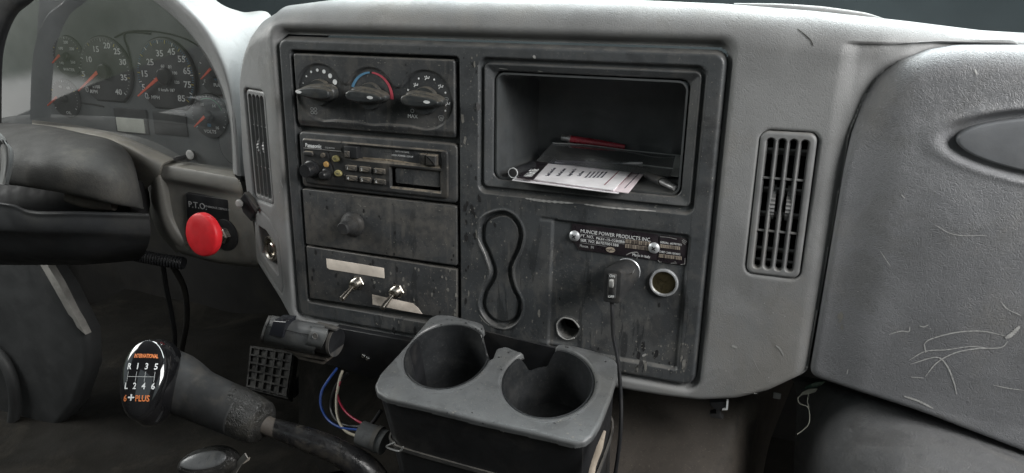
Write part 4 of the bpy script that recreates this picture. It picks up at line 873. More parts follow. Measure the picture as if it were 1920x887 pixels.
for h, (tn, wdt) in ((H1, wspan(H1, (906, 622), (926, 668))), (H2, wspan(H2, (975, 668), (1040, 660)))):
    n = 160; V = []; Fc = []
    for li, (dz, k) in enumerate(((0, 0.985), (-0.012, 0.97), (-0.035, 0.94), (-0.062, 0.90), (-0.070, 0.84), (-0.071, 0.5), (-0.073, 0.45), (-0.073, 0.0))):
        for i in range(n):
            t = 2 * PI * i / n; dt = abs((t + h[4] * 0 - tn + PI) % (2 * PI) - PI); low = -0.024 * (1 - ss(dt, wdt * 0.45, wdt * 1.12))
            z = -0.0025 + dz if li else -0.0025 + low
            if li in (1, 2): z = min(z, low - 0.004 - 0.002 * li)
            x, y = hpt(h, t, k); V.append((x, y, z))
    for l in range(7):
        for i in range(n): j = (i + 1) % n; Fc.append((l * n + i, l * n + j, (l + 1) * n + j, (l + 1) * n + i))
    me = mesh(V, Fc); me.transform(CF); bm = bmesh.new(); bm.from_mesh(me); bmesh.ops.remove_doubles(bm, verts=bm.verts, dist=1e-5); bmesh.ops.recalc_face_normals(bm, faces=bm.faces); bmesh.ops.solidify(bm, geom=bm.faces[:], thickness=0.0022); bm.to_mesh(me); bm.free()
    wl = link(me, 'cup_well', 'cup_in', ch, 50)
# grit at the bottom of the right well
V = []; Fc = []
for i in range(90):
    a, r = random.uniform(0, 2 * PI), 0.020 * math.sqrt(random.random()); s = random.uniform(0.0006, 0.0024); c = Vector((H2[0] + 0.006 + r * math.cos(a), H2[1] + r * math.sin(a) - 0.004, -0.0705)); k = len(V)
    for q in range(5): V.append(c + Vector((random.uniform(-s, s), random.uniform(-s, s), random.uniform(0, s))))
    Fc += [(k, k + 1, k + 2), (k, k + 2, k + 3), (k, k + 3, k + 4), (k + 1, k + 2, k + 4)]
me = mesh(V, Fc); me.transform(CF); gr = link(me, 'dried_grit', 'scuff', ch, 0); gr['kind'] = 'stuff'
def smoothpoly(P, n=4):
    return closed(P, n)
BO = smoothpoly([cuv(*p) for p in [(806, 600), (822, 594), (980, 632), (1130, 668), (1150, 680), (1154, 704), (1138, 752), (1118, 796), (1098, 820), (1070, 824), (900, 784), (740, 744), (714, 732), (708, 714), (750, 666)]])
def inset(P, k):
    c = np.mean(P, axis=0); return [tuple(c + (np.array(p) - c) * k) for p in P]
def skirt(name, k0, k1, za, zb, m):
    A = inset(BO, k0); B = inset(BO, k1); n = len(A); V = [(*p, za) for p in A] + [(*p, zb) for p in B]
    Fc = [(i, (i + 1) % n, n + (i + 1) % n, n + i) for i in range(n)]
    me = mesh(V, Fc); me.transform(CF); bm = bmesh.new(); bm.from_mesh(me); bmesh.ops.recalc_face_normals(bm, faces=bm.faces); bmesh.ops.solidify(bm, geom=bm.faces[:], thickness=0.002); bm.to_mesh(me); bm.free()
    return link(me, name, m, ch, 30)
skirt('side_wall', 0.990, 0.955, -0.003, -0.075, 'black'); skirt('base_flange', 0.985, 0.985, -0.073, -0.078, 'module'); skirt('base_wall', 0.955, 0.93, -0.078, -0.27, 'black')
tube('side_wear', [at(1134, 808, -0.145), at(1124, 840, -0.15), at(1112, 875, -0.155), at(1108, 900, -0.158)], [0.0012, 0.0032, 0.0028, 0.0034], 'barcode', ch, n=6, flat=0.4)
cyl = thing('pipe_stub', 'short grey pipe stub sticking out left of the cup holder base', 'pipe', at(690, 815, -0.10))
tube('pipe_body', [at(676, 812, -0.10), at(700, 821, -0.10), at(722, 830, -0.10)], 0.0140, 'cup', cyl, n=24, res=8)
tube('pipe_rim', [at(704, 822, -0.10), at(712, 825, -0.10)], 0.0152, 'module', cyl, n=24)
tube('clip', [at(740, 830, -0.155), at(725, 838, -0.155), at(748, 846, -0.157), at(756, 838, -0.157)], 0.0012, 'cup', cyl, n=6, res=24)

# ================================================================== INSTRUMENT CLUSTER
gc = thing('instrument_cluster', 'dusty instrument cluster with round gauges and red needles behind a hazy clear lens', 'instrument cluster', (-0.62, 0.08, 0.0))
HOODC = [(-200, -140), (180, -140), (215, -62), (292, -8), (346, 40), (394, 100), (423, 162), (438, 220), (446, 270), (452, 340), (-200, 340)]
plateY('cluster_plate', pxz(HOODC, 0.0855), 0.0855, 0.095, 0, 'dial_plate', gc)
def dcirc(cx, cz, r, cut=None, n=56):
    return [(cx + r * math.cos(t), max(cz + r * math.sin(t), cz - r * cut) if cut else cz + r * math.sin(t)) for t in (2 * PI * i / n for i in range(n))]
YD = 0.0815
def gauge(cx, cz, r, cut, nums, needle, hub, tick, lab, fs):
    g = plateY('gauge', dcirc(cx, cz, r, cut), YD, 0.088, 0.0012, 'dial', gc)
    lathe('gauge_rim', [(r * 1.000, 0), (r * 1.035, 0.0)], 'void', g, FY(cx, 0.0853, cz), n=56, smooth=0) if not cut else plateY('gauge_rim', dcirc(cx, cz, r * 1.035, cut * 1.02), 0.0850, 0.0852, 0, 'void', g)
    for s, x, z in nums: text(s, fs * 1.18, FY(x, YD - 0.0003, z), 'white', g, sx=1.12, bold=0.00015)
    for s, x, z, sz, m_ in lab: text(s, sz * 1.15, FY(x, YD - 0.0003, z), m_, g, sx=1.1, bold=0.00008)
    a0, a1, nt_, mj, cols = tick; P = []; Pm = []; Pb = []
    for i in range(nt_ + 1):
        a = math.radians(a0 + (a1 - a0) * i / nt_); mjr = i % mj == 0; ri = r * (0.86 if mjr else 0.90); ro = r * 0.955
        p = [(cx + ri * math.cos(a), cz + ri * math.sin(a)), (cx + ro * math.cos(a), cz + ro * math.sin(a))]
        (P if mjr and i % (2 * mj) == 0 else Pm if mjr else Pb).append(p)
    FT_ = FY(0, YD - 0.0002, 0)
    if P: ribbon('scale_marks', P, 0.0012, 'white', g, FT_)
    if Pm: ribbon('scale_marks', Pm, 0.0011, cols[0], g, FT_)
    if Pb: ribbon('scale_marks', Pb, 0.0007, cols[1], g, FT_)
    lathe('needle_hub', [(hub, 0), (hub * 0.95, 0.004), (hub * 0.8, 0.0055), (0, 0.006)], 'black', g, FY(cx, YD, cz), n=28)
    (ax, az), (bx, bz_) = needle; d = Vector((bx - ax, 0, bz_ - az)).normalized(); n_ = Vector((-d.z, 0, d.x)); wd = 0.0024 * (r / 0.05) ** 0.4
    yy = YD - 0.0062; A = Vector((ax, yy, az)); B = Vector((bx, yy, bz_))
    V = [A + n_ * wd * 0.35, A - n_ * wd * 0.35, B - n_ * wd, B + n_ * wd]; V += [v + Vector((0, 0.0016, 0)) for v in V]
    link(fixn(mesh(V, [(0, 1, 2, 3), (7, 6, 5, 4), (0, 4, 5, 1), (1, 5, 6, 2), (2, 6, 7, 3), (3, 7, 4, 0)])), 'needle', 'needle', g, 0)
    return g
gauge(-0.6590, 0.1180, 0.0490, 0.84, [('0', -0.6990, 0.0905), ('5', -0.7010, 0.1125), ('10', -0.6868, 0.1342), ('15', -0.6700, 0.1490), ('20', -0.6480, 0.1545), ('25', -0.6300, 0.1470), ('30', -0.6225, 0.1325), ('35', -0.6240, 0.1110), ('40', -0.6380, 0.0900)],
      ((-0.7100, 0.0890), (-0.6680, 0.1170)), 0.0115, (222, -42, 40, 5, ('yellow', 'grey_print')), [('x100', -0.6800, 0.0955, 0.0058, 'white'), ('RPM', -0.6860, 0.0883, 0.0062, 'white')], 0.0098)
gauge(-0.5475, 0.1160, 0.0520, 0.84, [('0', -0.5860, 0.0872), ('5', -0.5895, 0.0990), ('15', -0.5850, 0.1180), ('25', -0.5715, 0.1345), ('35', -0.5525, 0.1470), ('45', -0.5310, 0.1500), ('55', -0.5150, 0.1405), ('65', -0.5080, 0.1250), ('75', -0.5095, 0.1065), ('85', -0.5230, 0.0870)],
      ((-0.5965, 0.0872), (-0.5570, 0.1130)), 0.0125, (222, -42, 68, 4, ('yellow', 'blue')),
      [('MPH', -0.5700, 0.0860, 0.0062, 'white'), ('0 km/h 187', -0.5480, 0.0975, 0.0052, 'white'), ('20', -0.5660, 0.1110, 0.0050, 'white'), ('40', -0.5590, 0.1220, 0.0052, 'white'), ('60', -0.5500, 0.1300, 0.0052, 'white'), ('80', -0.5370, 0.1295, 0.0052, 'white'), ('100', -0.5300, 0.1215, 0.0050, 'white'), ('120', -0.5280, 0.1090, 0.0050, 'white')], 0.0104)
gauge(-0.4600, 0.1240, 0.0290, None, [], ((-0.4800, 0.1160), (-0.4619, 0.1304)), 0.0065, (150, 215, 4, 2, ('yellow', 'green')), [('FUEL', -0.4570, 0.1085, 0.0055, 'white'), ('1/2', -0.468, 0.1440, 0.0048, 'white'), ('E', -0.4790, 0.1130, 0.0045, 'white'), ('*', -0.4600, 0.1150, 0.0100, 'blue')], 0.006)
gauge(-0.4780, 0.0655, 0.0305, None, [], ((-0.5010, 0.0500), (-0.4810, 0.0655)), 0.0070, (215, -30, 22, 11, ('white', 'grey_print')), [('10', -0.4880, 0.0810, 0.0050, 'white'), ('14', -0.4680, 0.0800, 0.0050, 'white'), ('16', -0.4660, 0.0500, 0.0052, 'white'), ('VOLTS', -0.4790, 0.0440, 0.0056, 'white')], 0.006)
ribbon('green_arc', [arcp(-0.4780, 0.0655, 0.0245, 118, 22)], 0.0010, 'green', gc, FY(0, YD - 0.0003, 0)); plateY('battery_symbol', rr(-0.4795, 0.0530, 0.0062, 0.0044, 0.0006), YD - 0.0004, YD, 0, 'blue', gc)
gauge(-0.7290, 0.1370, 0.0290, None, [], ((-0.7540, 0.1270), (-0.7375, 0.1385)), 0.0065, (215, -35, 24, 6, ('yellow', 'grey_print')), [('170', -0.7390, 0.1480, 0.0048, 'white'), ('200', -0.7270, 0.1570, 0.0050, 'white'), ('220', -0.7170, 0.1480, 0.0050, 'white'), ('140', -0.7420, 0.1270, 0.0048, 'white'), ('260', -0.7190, 0.1290, 0.0050, 'white'), ('WATER', -0.7290, 0.1180, 0.0052, 'white')], 0.006)
gauge(-0.7480, 0.0750, 0.0280, None, [], ((-0.7790, 0.0632), (-0.7570, 0.0770)), 0.0065, (215, -35, 24, 6, ('yellow', 'grey_print')), [('40', -0.7530, 0.0920, 0.0048, 'white'), ('60', -0.7370, 0.0910, 0.0050, 'white'), ('OIL', -0.7440, 0.0540, 0.0052, 'white')], 0.006)
plateY('blank_gauge', dcirc(-0.4378, 0.0287, 0.0300), 0.0835, 0.088, 0.0012, 'dial_plate', gc); plateY('blank_gauge_rim', dcirc(-0.4378, 0.0287, 0.0312), 0.0850, 0.0852, 0, 'void', gc)
plateY('display_frame', rb(-0.6565, -0.5935, 0.0300, 0.0675, 0.003), 0.0838, 0.087, 0.0012, 'dial', gc); plateY('odometer_display', rb(-0.6530, -0.6000, 0.0325, 0.0530, 0.0008), 0.0830, 0.085, 0.0003, 'lcd', gc)
plateY('warning_light_panel', rb(-0.5830, -0.5225, 0.0330, 0.0665, 0.001), 0.0842, 0.087, 0.0006, 'dial', gc)
ribbon('panel_split', [[(-0.5830, 0.0500), (-0.5225, 0.0500)]], 0.0004, 'void', gc, FY(0, 0.0839, 0))
for pts in ([(246, 118), (240, 92), (233, 72), (237, 61), (262, 61), (282, 63)], [(215, 70), (240, 59), (280, 58), (320, 64), (350, 74), (372, 86)], [(138, 192), (170, 195), (195, 200)]):
    tube('moulded_ridge', [at(a, b, 0.0850) for a, b in pts], 0.0012, 'void', gc, n=6, res=40)
tb = lathe('reset_stem', [(0.0070, 0), (0.0066, 0.010), (0.0035, 0.012), (0.0033, 0.032), (0.0028, 0.034), (0, 0.0342)], 'black', gc, FY(*[float(v) for v in at(362, 291, 0.084)]), n=20)
lathe('stem_collar', [(0.0062, 0), (0.0068, 0.001), (0.0052, 0.002), (0.0042, 0.0021)], 'scuff', gc, FY(*[float(v) for v in at(357, 290, 0.0605)]), n=20)
def lens():
    X, Z = np.meshgrid(np.linspace(-1.05, -0.372, 260), np.linspace(-0.03, 0.34, 140)); Y = 0.062 + 0.10 * (Z - 0.02) ** 2 * 0.5 + 0.03 * np.maximum(0, -X - 0.70) ** 2
    return gridmesh('clear_lens', X, Y, Z, sd_poly(X, Z, pxz([(a - 3, b + 2) for a, b in HOODC], 0.064)) < 0, 'lens', gc)
lens()

# hood over the cluster and the trim round it
loft('cluster_hood', [[(190, -60, 0.082), (285, 0, 0.082), (338, 46, 0.082), (384, 104, 0.082), (413, 165, 0.082), (429, 222, 0.080), (434, 272, 0.078), (436, 326, 0.075)],
    [(200, -62, 0.06), (286, -2, 0.058), (342, 44, 0.056), (389, 102, 0.054), (418, 162, 0.052), (433, 220, 0.050), (437, 270, 0.048), (439, 326, 0.046)],
    [(208, -72, 0.045), (296, -12, 0.040), (350, 38, 0.038), (396, 98, 0.036), (423, 160, 0.036), (436, 220, 0.036), (440, 270, 0.036), (443, 328, 0.036)],
    [(240, -90, 0.050), (330, -12, 0.046), (384, 42, 0.042), (420, 100, 0.042), (436, 160, 0.040), (443, 220, 0.040), (447, 270, 0.040), (450, 330, 0.040)],
    [(330, -80, 0.11), (385, -12, 0.11), (430, 30, 0.11), (462, 80, 0.10), (474, 160, 0.085), (476, 220, 0.08), (476, 270, 0.08), (478, 332, 0.08)],
    [(380, -60, 0.24), (404, 0, 0.26), (452, 22, 0.26), (505, 32, 0.25), (500, 160, 0.13), (495, 220, 0.12), (495, 270, 0.12), (495, 332, 0.12)],
    [(390, -50, 0.30), (406, 8, 0.31), (455, 30, 0.31), (510, 42, 0.30), (520, 160, 0.18), (510, 220, 0.16), (505, 270, 0.16), (505, 332, 0.16)]],
    'skin', dash, nu=70, nv=9, thick=0.003)
loft('cluster_side_frame', [[(62, -60, 0.04), (64, -4, 0.04), (30, 30, 0.04), (10, 80, 0.04), (4, 140, 0.04), (3, 250, 0.04)],
    [(56, -60, 0.02), (58, -10, 0.02), (24, 26, 0.02), (4, 78, 0.02), (-3, 140, 0.02), (-4, 250, 0.02)],
    [(-60, -60, 0.01), (-60, -20, 0.01), (-60, 20, 0.01), (-60, 70, 0.01), (-60, 140, 0.01), (-60, 250, 0.01)]], 'black', dash, nu=30, nv=6)
tr = 'cluster_lower_trim'
loft(tr, [[(60, 225, 0.075), (150, 236, 0.075), (215, 250, 0.073), (262, 268, 0.070), (300, 285, 0.066), (330, 299, 0.064)],
    [(60, 238, 0.05), (145, 246, 0.05), (205, 258, 0.046), (246, 274, 0.043), (282, 293, 0.042), (306, 307, 0.042)],
    [(60, 245, 0.046), (140, 254, 0.046), (196, 264, 0.042), (236, 281, 0.040), (268, 302, 0.039), (296, 330, 0.040)],
    [(60, 262, 0.05), (140, 266, 0.05), (190, 276, 0.048), (226, 295, 0.050), (250, 320, 0.055), (272, 355, 0.060)]], 'skin_left', dash, nu=50, nv=8)
loft('lower_dash_panel', [[(296, 296, 0.074), (340, 302, 0.074), (390, 310, 0.073), (440, 318, 0.070)],
    [(298, 306, 0.052), (340, 312, 0.050), (390, 321, 0.047), (441, 330, 0.044)],
    [(298, 312, 0.046), (340, 318, 0.044), (390, 327, 0.041), (446, 337, 0.038)],
    [(298, 332, 0.045), (340, 338, 0.043), (390, 347, 0.041), (452, 357, 0.037)],
    [(300, 346, 0.054), (340, 352, 0.053), (390, 362, 0.052), (456, 374, 0.042)],
    [(304, 380, 0.055), (345, 388, 0.054), (395, 398, 0.053), (470, 402, 0.040)],
    [(312, 425, 0.054), (352, 436, 0.052), (400, 446, 0.050), (480, 452, 0.042)],
    [(332, 466, 0.052), (362, 474, 0.050), (405, 484, 0.048), (484, 492, 0.042)],
    [(340, 476, 0.062), (368, 484, 0.062), (410, 494, 0.060), (486, 503, 0.056)]], 'skin_left', dash, nu=40, nv=7)
loft('lower_dash_edge', [[(264, 315, 0.080), (276, 345, 0.080), (282, 400, 0.080), (300, 440, 0.080), (330, 475, 0.085)],
    [(282, 318, 0.048), (288, 345, 0.046), (296, 400, 0.048), (312, 440, 0.050), (336, 470, 0.056)],
    [(296, 322, 0.042), (302, 345, 0.043), (312, 400, 0.046), (328, 436, 0.048), (346, 460, 0.051)],
    [(310, 328, 0.056), (316, 348, 0.056), (326, 400, 0.056), (340, 430, 0.056), (354, 450, 0.056)]], 'skin_left', dash, nu=30, nv=7)

# ================================================================== PTO CONTROL, KEY LOCK, BRACKET
pt = thing('pto_plate', 'black square plate lettered P.T.O. behind the red knob', 'plate', at(400, 415, 0.052))
YP = 0.0475
PT = pxz([(349, 362), (447, 378), (452, 471), (352, 452)], YP); plateY('plate_base', PT, YP, 0.060, 0.0006, 'black', pt)
def ptxt(s, px, py, size, m_): o = at(px, py, YP - 0.0003); text(s, size, FY(o[0], YP - 0.0004, o[2]) @ Matrix.Rotation(math.radians(-1.5), 4, 'Z'), m_, pt, 'LEFT')
ptxt('P.T.O.', 353, 383, 0.0125, 'grey_print'); ptxt('TO ENGAGE: DEPRESS CLUTCH AND PULL OUT', 383, 386.5, 0.0040, 'grey_print')
rk = thing('red_pull_knob', 'large round bright red pull knob on a threaded chrome shaft', 'pull knob', at(430, 440, YP))
o_ = at(424, 440, YP); fK = frame([float(v) for v in o_], (-0.10, -1, 0.04))
lathe('washer', [(0.0225, 0), (0.0225, 0.002), (0.0215, 0.0026), (0, 0.0026)], 'black', rk, fK, n=40)
lathe('hex_nut', [(0.0115, 0.002), (0.0115, 0.0095), (0.0100, 0.011), (0.0, 0.011)], 'metal', rk, fK, n=6, smooth=20)
pr = []
for i in range(9): pr += [(0.0078, 0.010 + i * 0.0022), (0.0068, 0.0111 + i * 0.0022)]
pr += [(0.0055, 0.032), (0.0055, 0.065), (0, 0.065)]
lathe('threaded_shaft', pr, 'metal', rk, fK, n=24)
KC = at(375, 441, -0.052); fk = frame([float(v) for v in KC], (-0.12, -1, 0.10))
lathe('knob_head', [(0.0080, -0.026), (0.0115, -0.0245), (0.0160, -0.0180), (0.0215, -0.0120), (0.0262, -0.0105), (0.0272, -0.0085), (0.0272, -0.0030), (0.0262, -0.0008), (0.0245, 0.0002), (0.0150, 0.0014), (0.0, 0.0018)], 'red', rk, fk, n=64, smooth=40)
kl = thing('key_lock', 'nickel ignition lock cylinder set in the left flank of the centre stack', 'lock', at(507, 463, 0.03))
fL = frame([float(v) for v in at(509, 465, 0.026)], (-math.sin(PHI), -math.cos(PHI), 0.05))
lathe('lock_ring', [(0.0175, -0.012), (0.0175, 0.0), (0.0166, 0.0028), (0.0145, 0.0036), (0.0120, 0.0020), (0.0110, -0.003), (0.0, -0.003)], 'metal', kl, fL, n=36)
lathe('lock_core', [(0.0075, -0.004), (0.0073, 0.0006), (0.0060, 0.0016), (0, 0.0016)], 'metal', kl, fL, n=28)
ribbon('key_slot', [[(0.0, -0.0040), (0.0, 0.0040)]], 0.0014, 'void', kl, fL, z=0.0018)
boxm('lock_backing', at(512, 470, 0.048), (0.05, 0.002, 0.075), 'void', kl, 0, Matrix.Rotation(-PHI, 3, 'Z'))
br = thing('loose_bracket', 'small folded black metal bracket with white screw above the ignition lock', 'bracket', at(464, 390, 0.03))
plateY('bracket_plate', pxz([(448, 375), (459, 361), (481, 388), (470, 415), (455, 398)], 0.026), 0.026, 0.036, 0.001, 'black', br)
plateY('bracket_fold', pxz([(457, 361), (463, 366), (482, 391), (478, 398)], 0.020), 0.020, 0.028, 0.001, 'module', br)
lathe('screw', [(0.0052, 0), (0.0054, 0.0024), (0.0040, 0.0040), (0, 0.0046)], 'scuff', br, FY(*[float(v) for v in at(450, 381, 0.024)]), n=10)

# ================================================================== STEERING COLUMN
sc_ = thing('steering_column_shroud', 'dark grained steering column shroud with split lower half, left of the red knob', 'steering column', at(130, 380, -0.02))
loft('upper_shroud', [[(-60, 246, 0.07), (70, 240, 0.07), (150, 255, 0.07), (205, 268, 0.07), (232, 290, 0.08), (240, 330, 0.09)],
    [(-60, 228, 0.03), (70, 234, 0.03), (155, 250, 0.03), (212, 264, 0.035), (243, 290, 0.055), (252, 330, 0.075)],
    [(-60, 242, -0.02), (60, 248, -0.02), (150, 262, -0.02), (212, 276, -0.005), (249, 305, 0.025), (259, 345, 0.05)],
    [(-60, 272, -0.06), (50, 280, -0.06), (145, 288, -0.055), (210, 300, -0.035), (252, 325, 0.0), (264, 360, 0.03)],
    [(-60, 305, -0.08), (40, 312, -0.08), (140, 320, -0.075), (208, 332, -0.055), (254, 352, -0.015), (267, 375, 0.015)],
    [(-60, 336, -0.078), (35, 346, -0.078), (135, 362, -0.073), (205, 378, -0.053), (256, 388, -0.012), (269, 392, 0.012)],
    [(-60, 337, -0.05), (35, 347, -0.05), (135, 363, -0.045), (205, 379, -0.03), (256, 389, 0.01), (268, 393, 0.03)]], 'shroud', sc_, nu=60, nv=9, thick=0.003)
loft('lower_shroud', [[(-60, 380, -0.03), (20, 384, -0.03), (64, 396, -0.03), (150, 397, -0.02), (276, 401, 0.02)],
    [(-60, 374, -0.085), (18, 382, -0.085), (62, 396, -0.082), (150, 397, -0.07), (279, 401, -0.03)],
    [(-60, 386, -0.090), (18, 393, -0.090), (63, 408, -0.087), (151, 409, -0.074), (280, 413, -0.034)],
    [(-60, 425, -0.089), (20, 428, -0.089), (70, 432, -0.086), (160, 433, -0.073), (281, 433, -0.034)],
    [(-60, 440, -0.080), (20, 443, -0.08), (70, 446, -0.078), (160, 447, -0.065), (281, 447, -0.03)],
    [(-60, 484, -0.05), (25, 485, -0.05), (80, 485, -0.05), (165, 484, -0.04), (274, 470, -0.01)],
    [(-60, 496, 0.02), (25, 497, 0.02), (80, 497, 0.02), (165, 496, 0.02), (262, 488, 0.04)]], 'shroud_low', sc_, nu=50, nv=8, thick=0.003)
tube('inner_column', [at(-60, 378, 0.0), at(100, 378, 0.0), at(262, 378, 0.04)], 0.030, 'void', sc_, n=20, res=12)
tube('inner_bushing', [at(128, 368, -0.035), at(165, 380, -0.03), at(215, 384, -0.02)], 0.008, 'cover', sc_, n=12, res=12)
hb = loft('steering_hub_edge', [[(-50, 235, -0.11), (-8, 248, -0.11), (3, 290, -0.11), (-2, 345, -0.11)], [(-50, 240, -0.13), (0, 256, -0.13), (12, 292, -0.13), (6, 346, -0.13)], [(-50, 252, -0.12), (12, 268, -0.12), (24, 296, -0.12), (13, 346, -0.12)], [(-50, 262, -0.09), (16, 276, -0.09), (26, 300, -0.09), (16, 348, -0.09)]], 'cup', None, nu=20, nv=6)
tag(hb, 'rounded grey edge of the steering wheel hub at the far left border', 'steering wheel')
hs = thing('corrugated_hose', 'black corrugated wiring hose hanging beneath the steering column', 'hose', at(280, 485, 0.05))
tube('hose_body', [at(236, 474, 0.03), at(262, 480, 0.04), at(300, 487, 0.05), (at(345, 494, 0.06))], lambda f: 0.0085 + 0.0013 * math.sin(f * 2 * PI * 24), 'black', hs, n=16, res=240, smooth=60)
hc = tube('hanging_cable', [at(305, 495, 0.12), at(312, 540, 0.14), at(322, 590, 0.16), at(328, 640, 0.18), at(322, 720, 0.2)], 0.0040, 'black', None, n=8); tag(hc, 'thin black cable dropping behind the shift knob from the hose', 'cable')
hc = tube('hanging_cable', [at(318, 490, 0.14), at(345, 540, 0.16), at(350, 600, 0.18), at(340, 660, 0.2)], 0.0050, 'under', None, n=8); tag(hc, 'dull dark cable hanging right of the thinner one behind the shifter', 'cable')

# ================================================================== SHIFTER
gs = thing('gear_shifter', 'glossy black gear lever knob with printed shift pattern on a cracked grip and bent lever', 'gear shifter', at(700, 887, -0.03))
KO = np.array(at(270, 712, -0.20)); dcam = CAM - KO; dcam /= np.linalg.norm(dcam)
nrm = Vector(dcam) + Vector((-0.42, 0.0, 0.0)); fS = frame([float(v) for v in KO], nrm, (0.05, 0.25, 1)) @ Matrix.Rotation(math.radians(7), 4, 'Z')
def ellip(name, a, b, c, z0_, m_, par, fr_, pw=2.4, nu=48, nv=24):
    V = []; Fc = []
    for j in range(nv + 1):
        ph = -PI / 2 + PI * j / nv; cz = math.copysign(abs(math.sin(ph)) ** (2 / pw), math.sin(ph)); cr = abs(math.cos(ph)) ** (2 / pw)
        for i in range(nu):
            t = 2 * PI * i / nu; tap = 1 - 0.10 * (-math.sin(t)); V.append((a * cr * math.cos(t) * (1 + 0.10 * math.sin(t)), b * cr * math.sin(t), z0_ + c * cz))
    for j in range(nv):
        for i in range(nu): k = (i + 1) % nu; Fc.append((j * nu + i, j * nu + k, (j + 1) * nu + k, (j + 1) * nu + i))
    me = fixn(mesh(V, Fc)); me.transform(fr_); return link(me, name, m_, par, 180)
kh = ellip('knob_head', 0.0275, 0.0480, 0.034, -0.030, 'black_gloss', gs, fS)
ellip('badge_lens', 0.0240, 0.0430, 0.0100, 0.0005, 'black_gloss', gs, fS, pw=2.2)
def badge_z(x, y): r = min(0.999, math.hypot(x / 0.0240, y / 0.0430)); return 0.0005 + 0.0100 * (1 - r ** 2.2) ** (1 / 2.2) + 0.0002
def on_badge(o):
    q = pos_of(gs); inv = fS.inverted()
    for v in o.data.vertices:
        p = inv @ (v.co + q); p.z = badge_z(p.x, p.y) + (0.0001 if p.z > 0.00005 else 0); v.co = fS @ p - q
def kt_(s, x, y, size, m_, sx=1.0): on_badge(text(s, size, fS @ Matrix.Translation((x, y, 0)), m_, gs, sx=sx, bold=0.00018))
kt_('INTERNATIONAL', 0.0020, 0.0240, 0.0058, 'orange', 0.54)
on_badge(ribbon('arrow_logo', [[(-0.0150, 0.0270), (-0.0180, 0.0240), (-0.0150, 0.0210)], [(-0.0170, 0.0262), (-0.0195, 0.0240), (-0.0170, 0.0218)]], 0.0012, 'orange', gs, fS, z=0))
for i, (a, b) in enumerate((('R', 'L'), ('1', '2'), ('3', '4'), ('5', '6'))):
    x = -0.0135 + i * 0.0092; kt_(a, x, 0.0128, 0.0092, 'white', 0.8); kt_(b, x, -0.0078, 0.0092, 'white', 0.8)
def dens(P, k=12): return [(P[0][0] + (P[1][0] - P[0][0]) * t / k, P[0][1] + (P[1][1] - P[0][1]) * t / k) for t in range(k + 1)]
on_badge(ribbon('pattern_lines', [dens([(-0.0135 + i * 0.0092, 0.0075), (-0.0135 + i * 0.0092, -0.0030)]) for i in range(4)] + [dens([(-0.0135, 0.0022), (0.0141, 0.0022)])], 0.0005, 'grey_print', gs, fS, z=0))
kt_('6', -0.0130, -0.0205, 0.0092, 'orange', 0.8); kt_('+', -0.0065, -0.0200, 0.0130, 'white'); kt_('PLUS', 0.0050, -0.0205, 0.0088, 'orange', 0.75)
tube('knob_neck', [at(290, 705, -0.155), at(330, 718, -0.155), at(370, 740, -0.152), at(410, 758, -0.150), at(450, 775, -0.148)], [0.036, 0.0340, 0.0290, 0.0280, 0.0270], 'rubber_black', gs, n=36, res=40, smooth=180)
tube('grip_sleeve', [at(400, 754, -0.150), at(440, 770, -0.148), at(470, 784, -0.147), at(490, 792, -0.146), at(499, 796, -0.146)], [0.0278, 0.0275, 0.0265, 0.0240, 0.0160], 'grip', gs, n=40, res=40, smooth=180)
tube('lever_collar', [at(492, 793, -0.146), at(505, 800, -0.144), at(520, 806, -0.142)], 0.0105, 'cover', gs, n=20, res=8)
tube('lever_rod', [at(510, 802, -0.143), at(570, 822, -0.135), at(630, 846, -0.125), at(690, 885, -0.115), at(720, 940, -0.11)], [0.0105, 0.0130, 0.0140, 0.0165, 0.018], 'tapewrap', gs, n=20, res=50)
sk = thing('transfer_lever_knob', 'smaller worn black lever knob under the gear shifter at the bottom edge', 'lever knob', at(390, 880, -0.16))
fS2 = frame([float(v) for v in at(392, 868, -0.16)], (0.15, -0.75, 0.75), (0.8, 0, 0.45))
ellip('knob_head', 0.0185, 0.0360, 0.016, 0.0, 'grip', sk, fS2, pw=2.3)
ellip('worn_facet', 0.0100, 0.0270, 0.0035, 0.0138, 'cup', sk, fS2, pw=2.6)
tube('lever', [at(372, 890, -0.15), at(350, 930, -0.15), at(340, 980, -0.15)], 0.008, 'black', sk)
ts = thing('torn_strap', 'frayed pale strap end sticking up beside the lower lever knob', 'strap', at(440, 880, -0.16))
loft('strap_body', [[(425, 900, -0.15), (436, 880, -0.15), (444, 866, -0.152), (458, 850, -0.155)], [(434, 902, -0.152), (444, 884, -0.152), (452, 872, -0.154), (464, 860, -0.157)]], 'strip', ts, nu=16, nv=4, thick=0.0015)
loft('strap_tongue', [[(448, 868, -0.150), (456, 862, -0.150), (468, 858, -0.150)], [(446, 874, -0.150), (456, 870, -0.150), (466, 864, -0.150)]], 'tape', ts, nu=10, nv=3, thick=0.001)

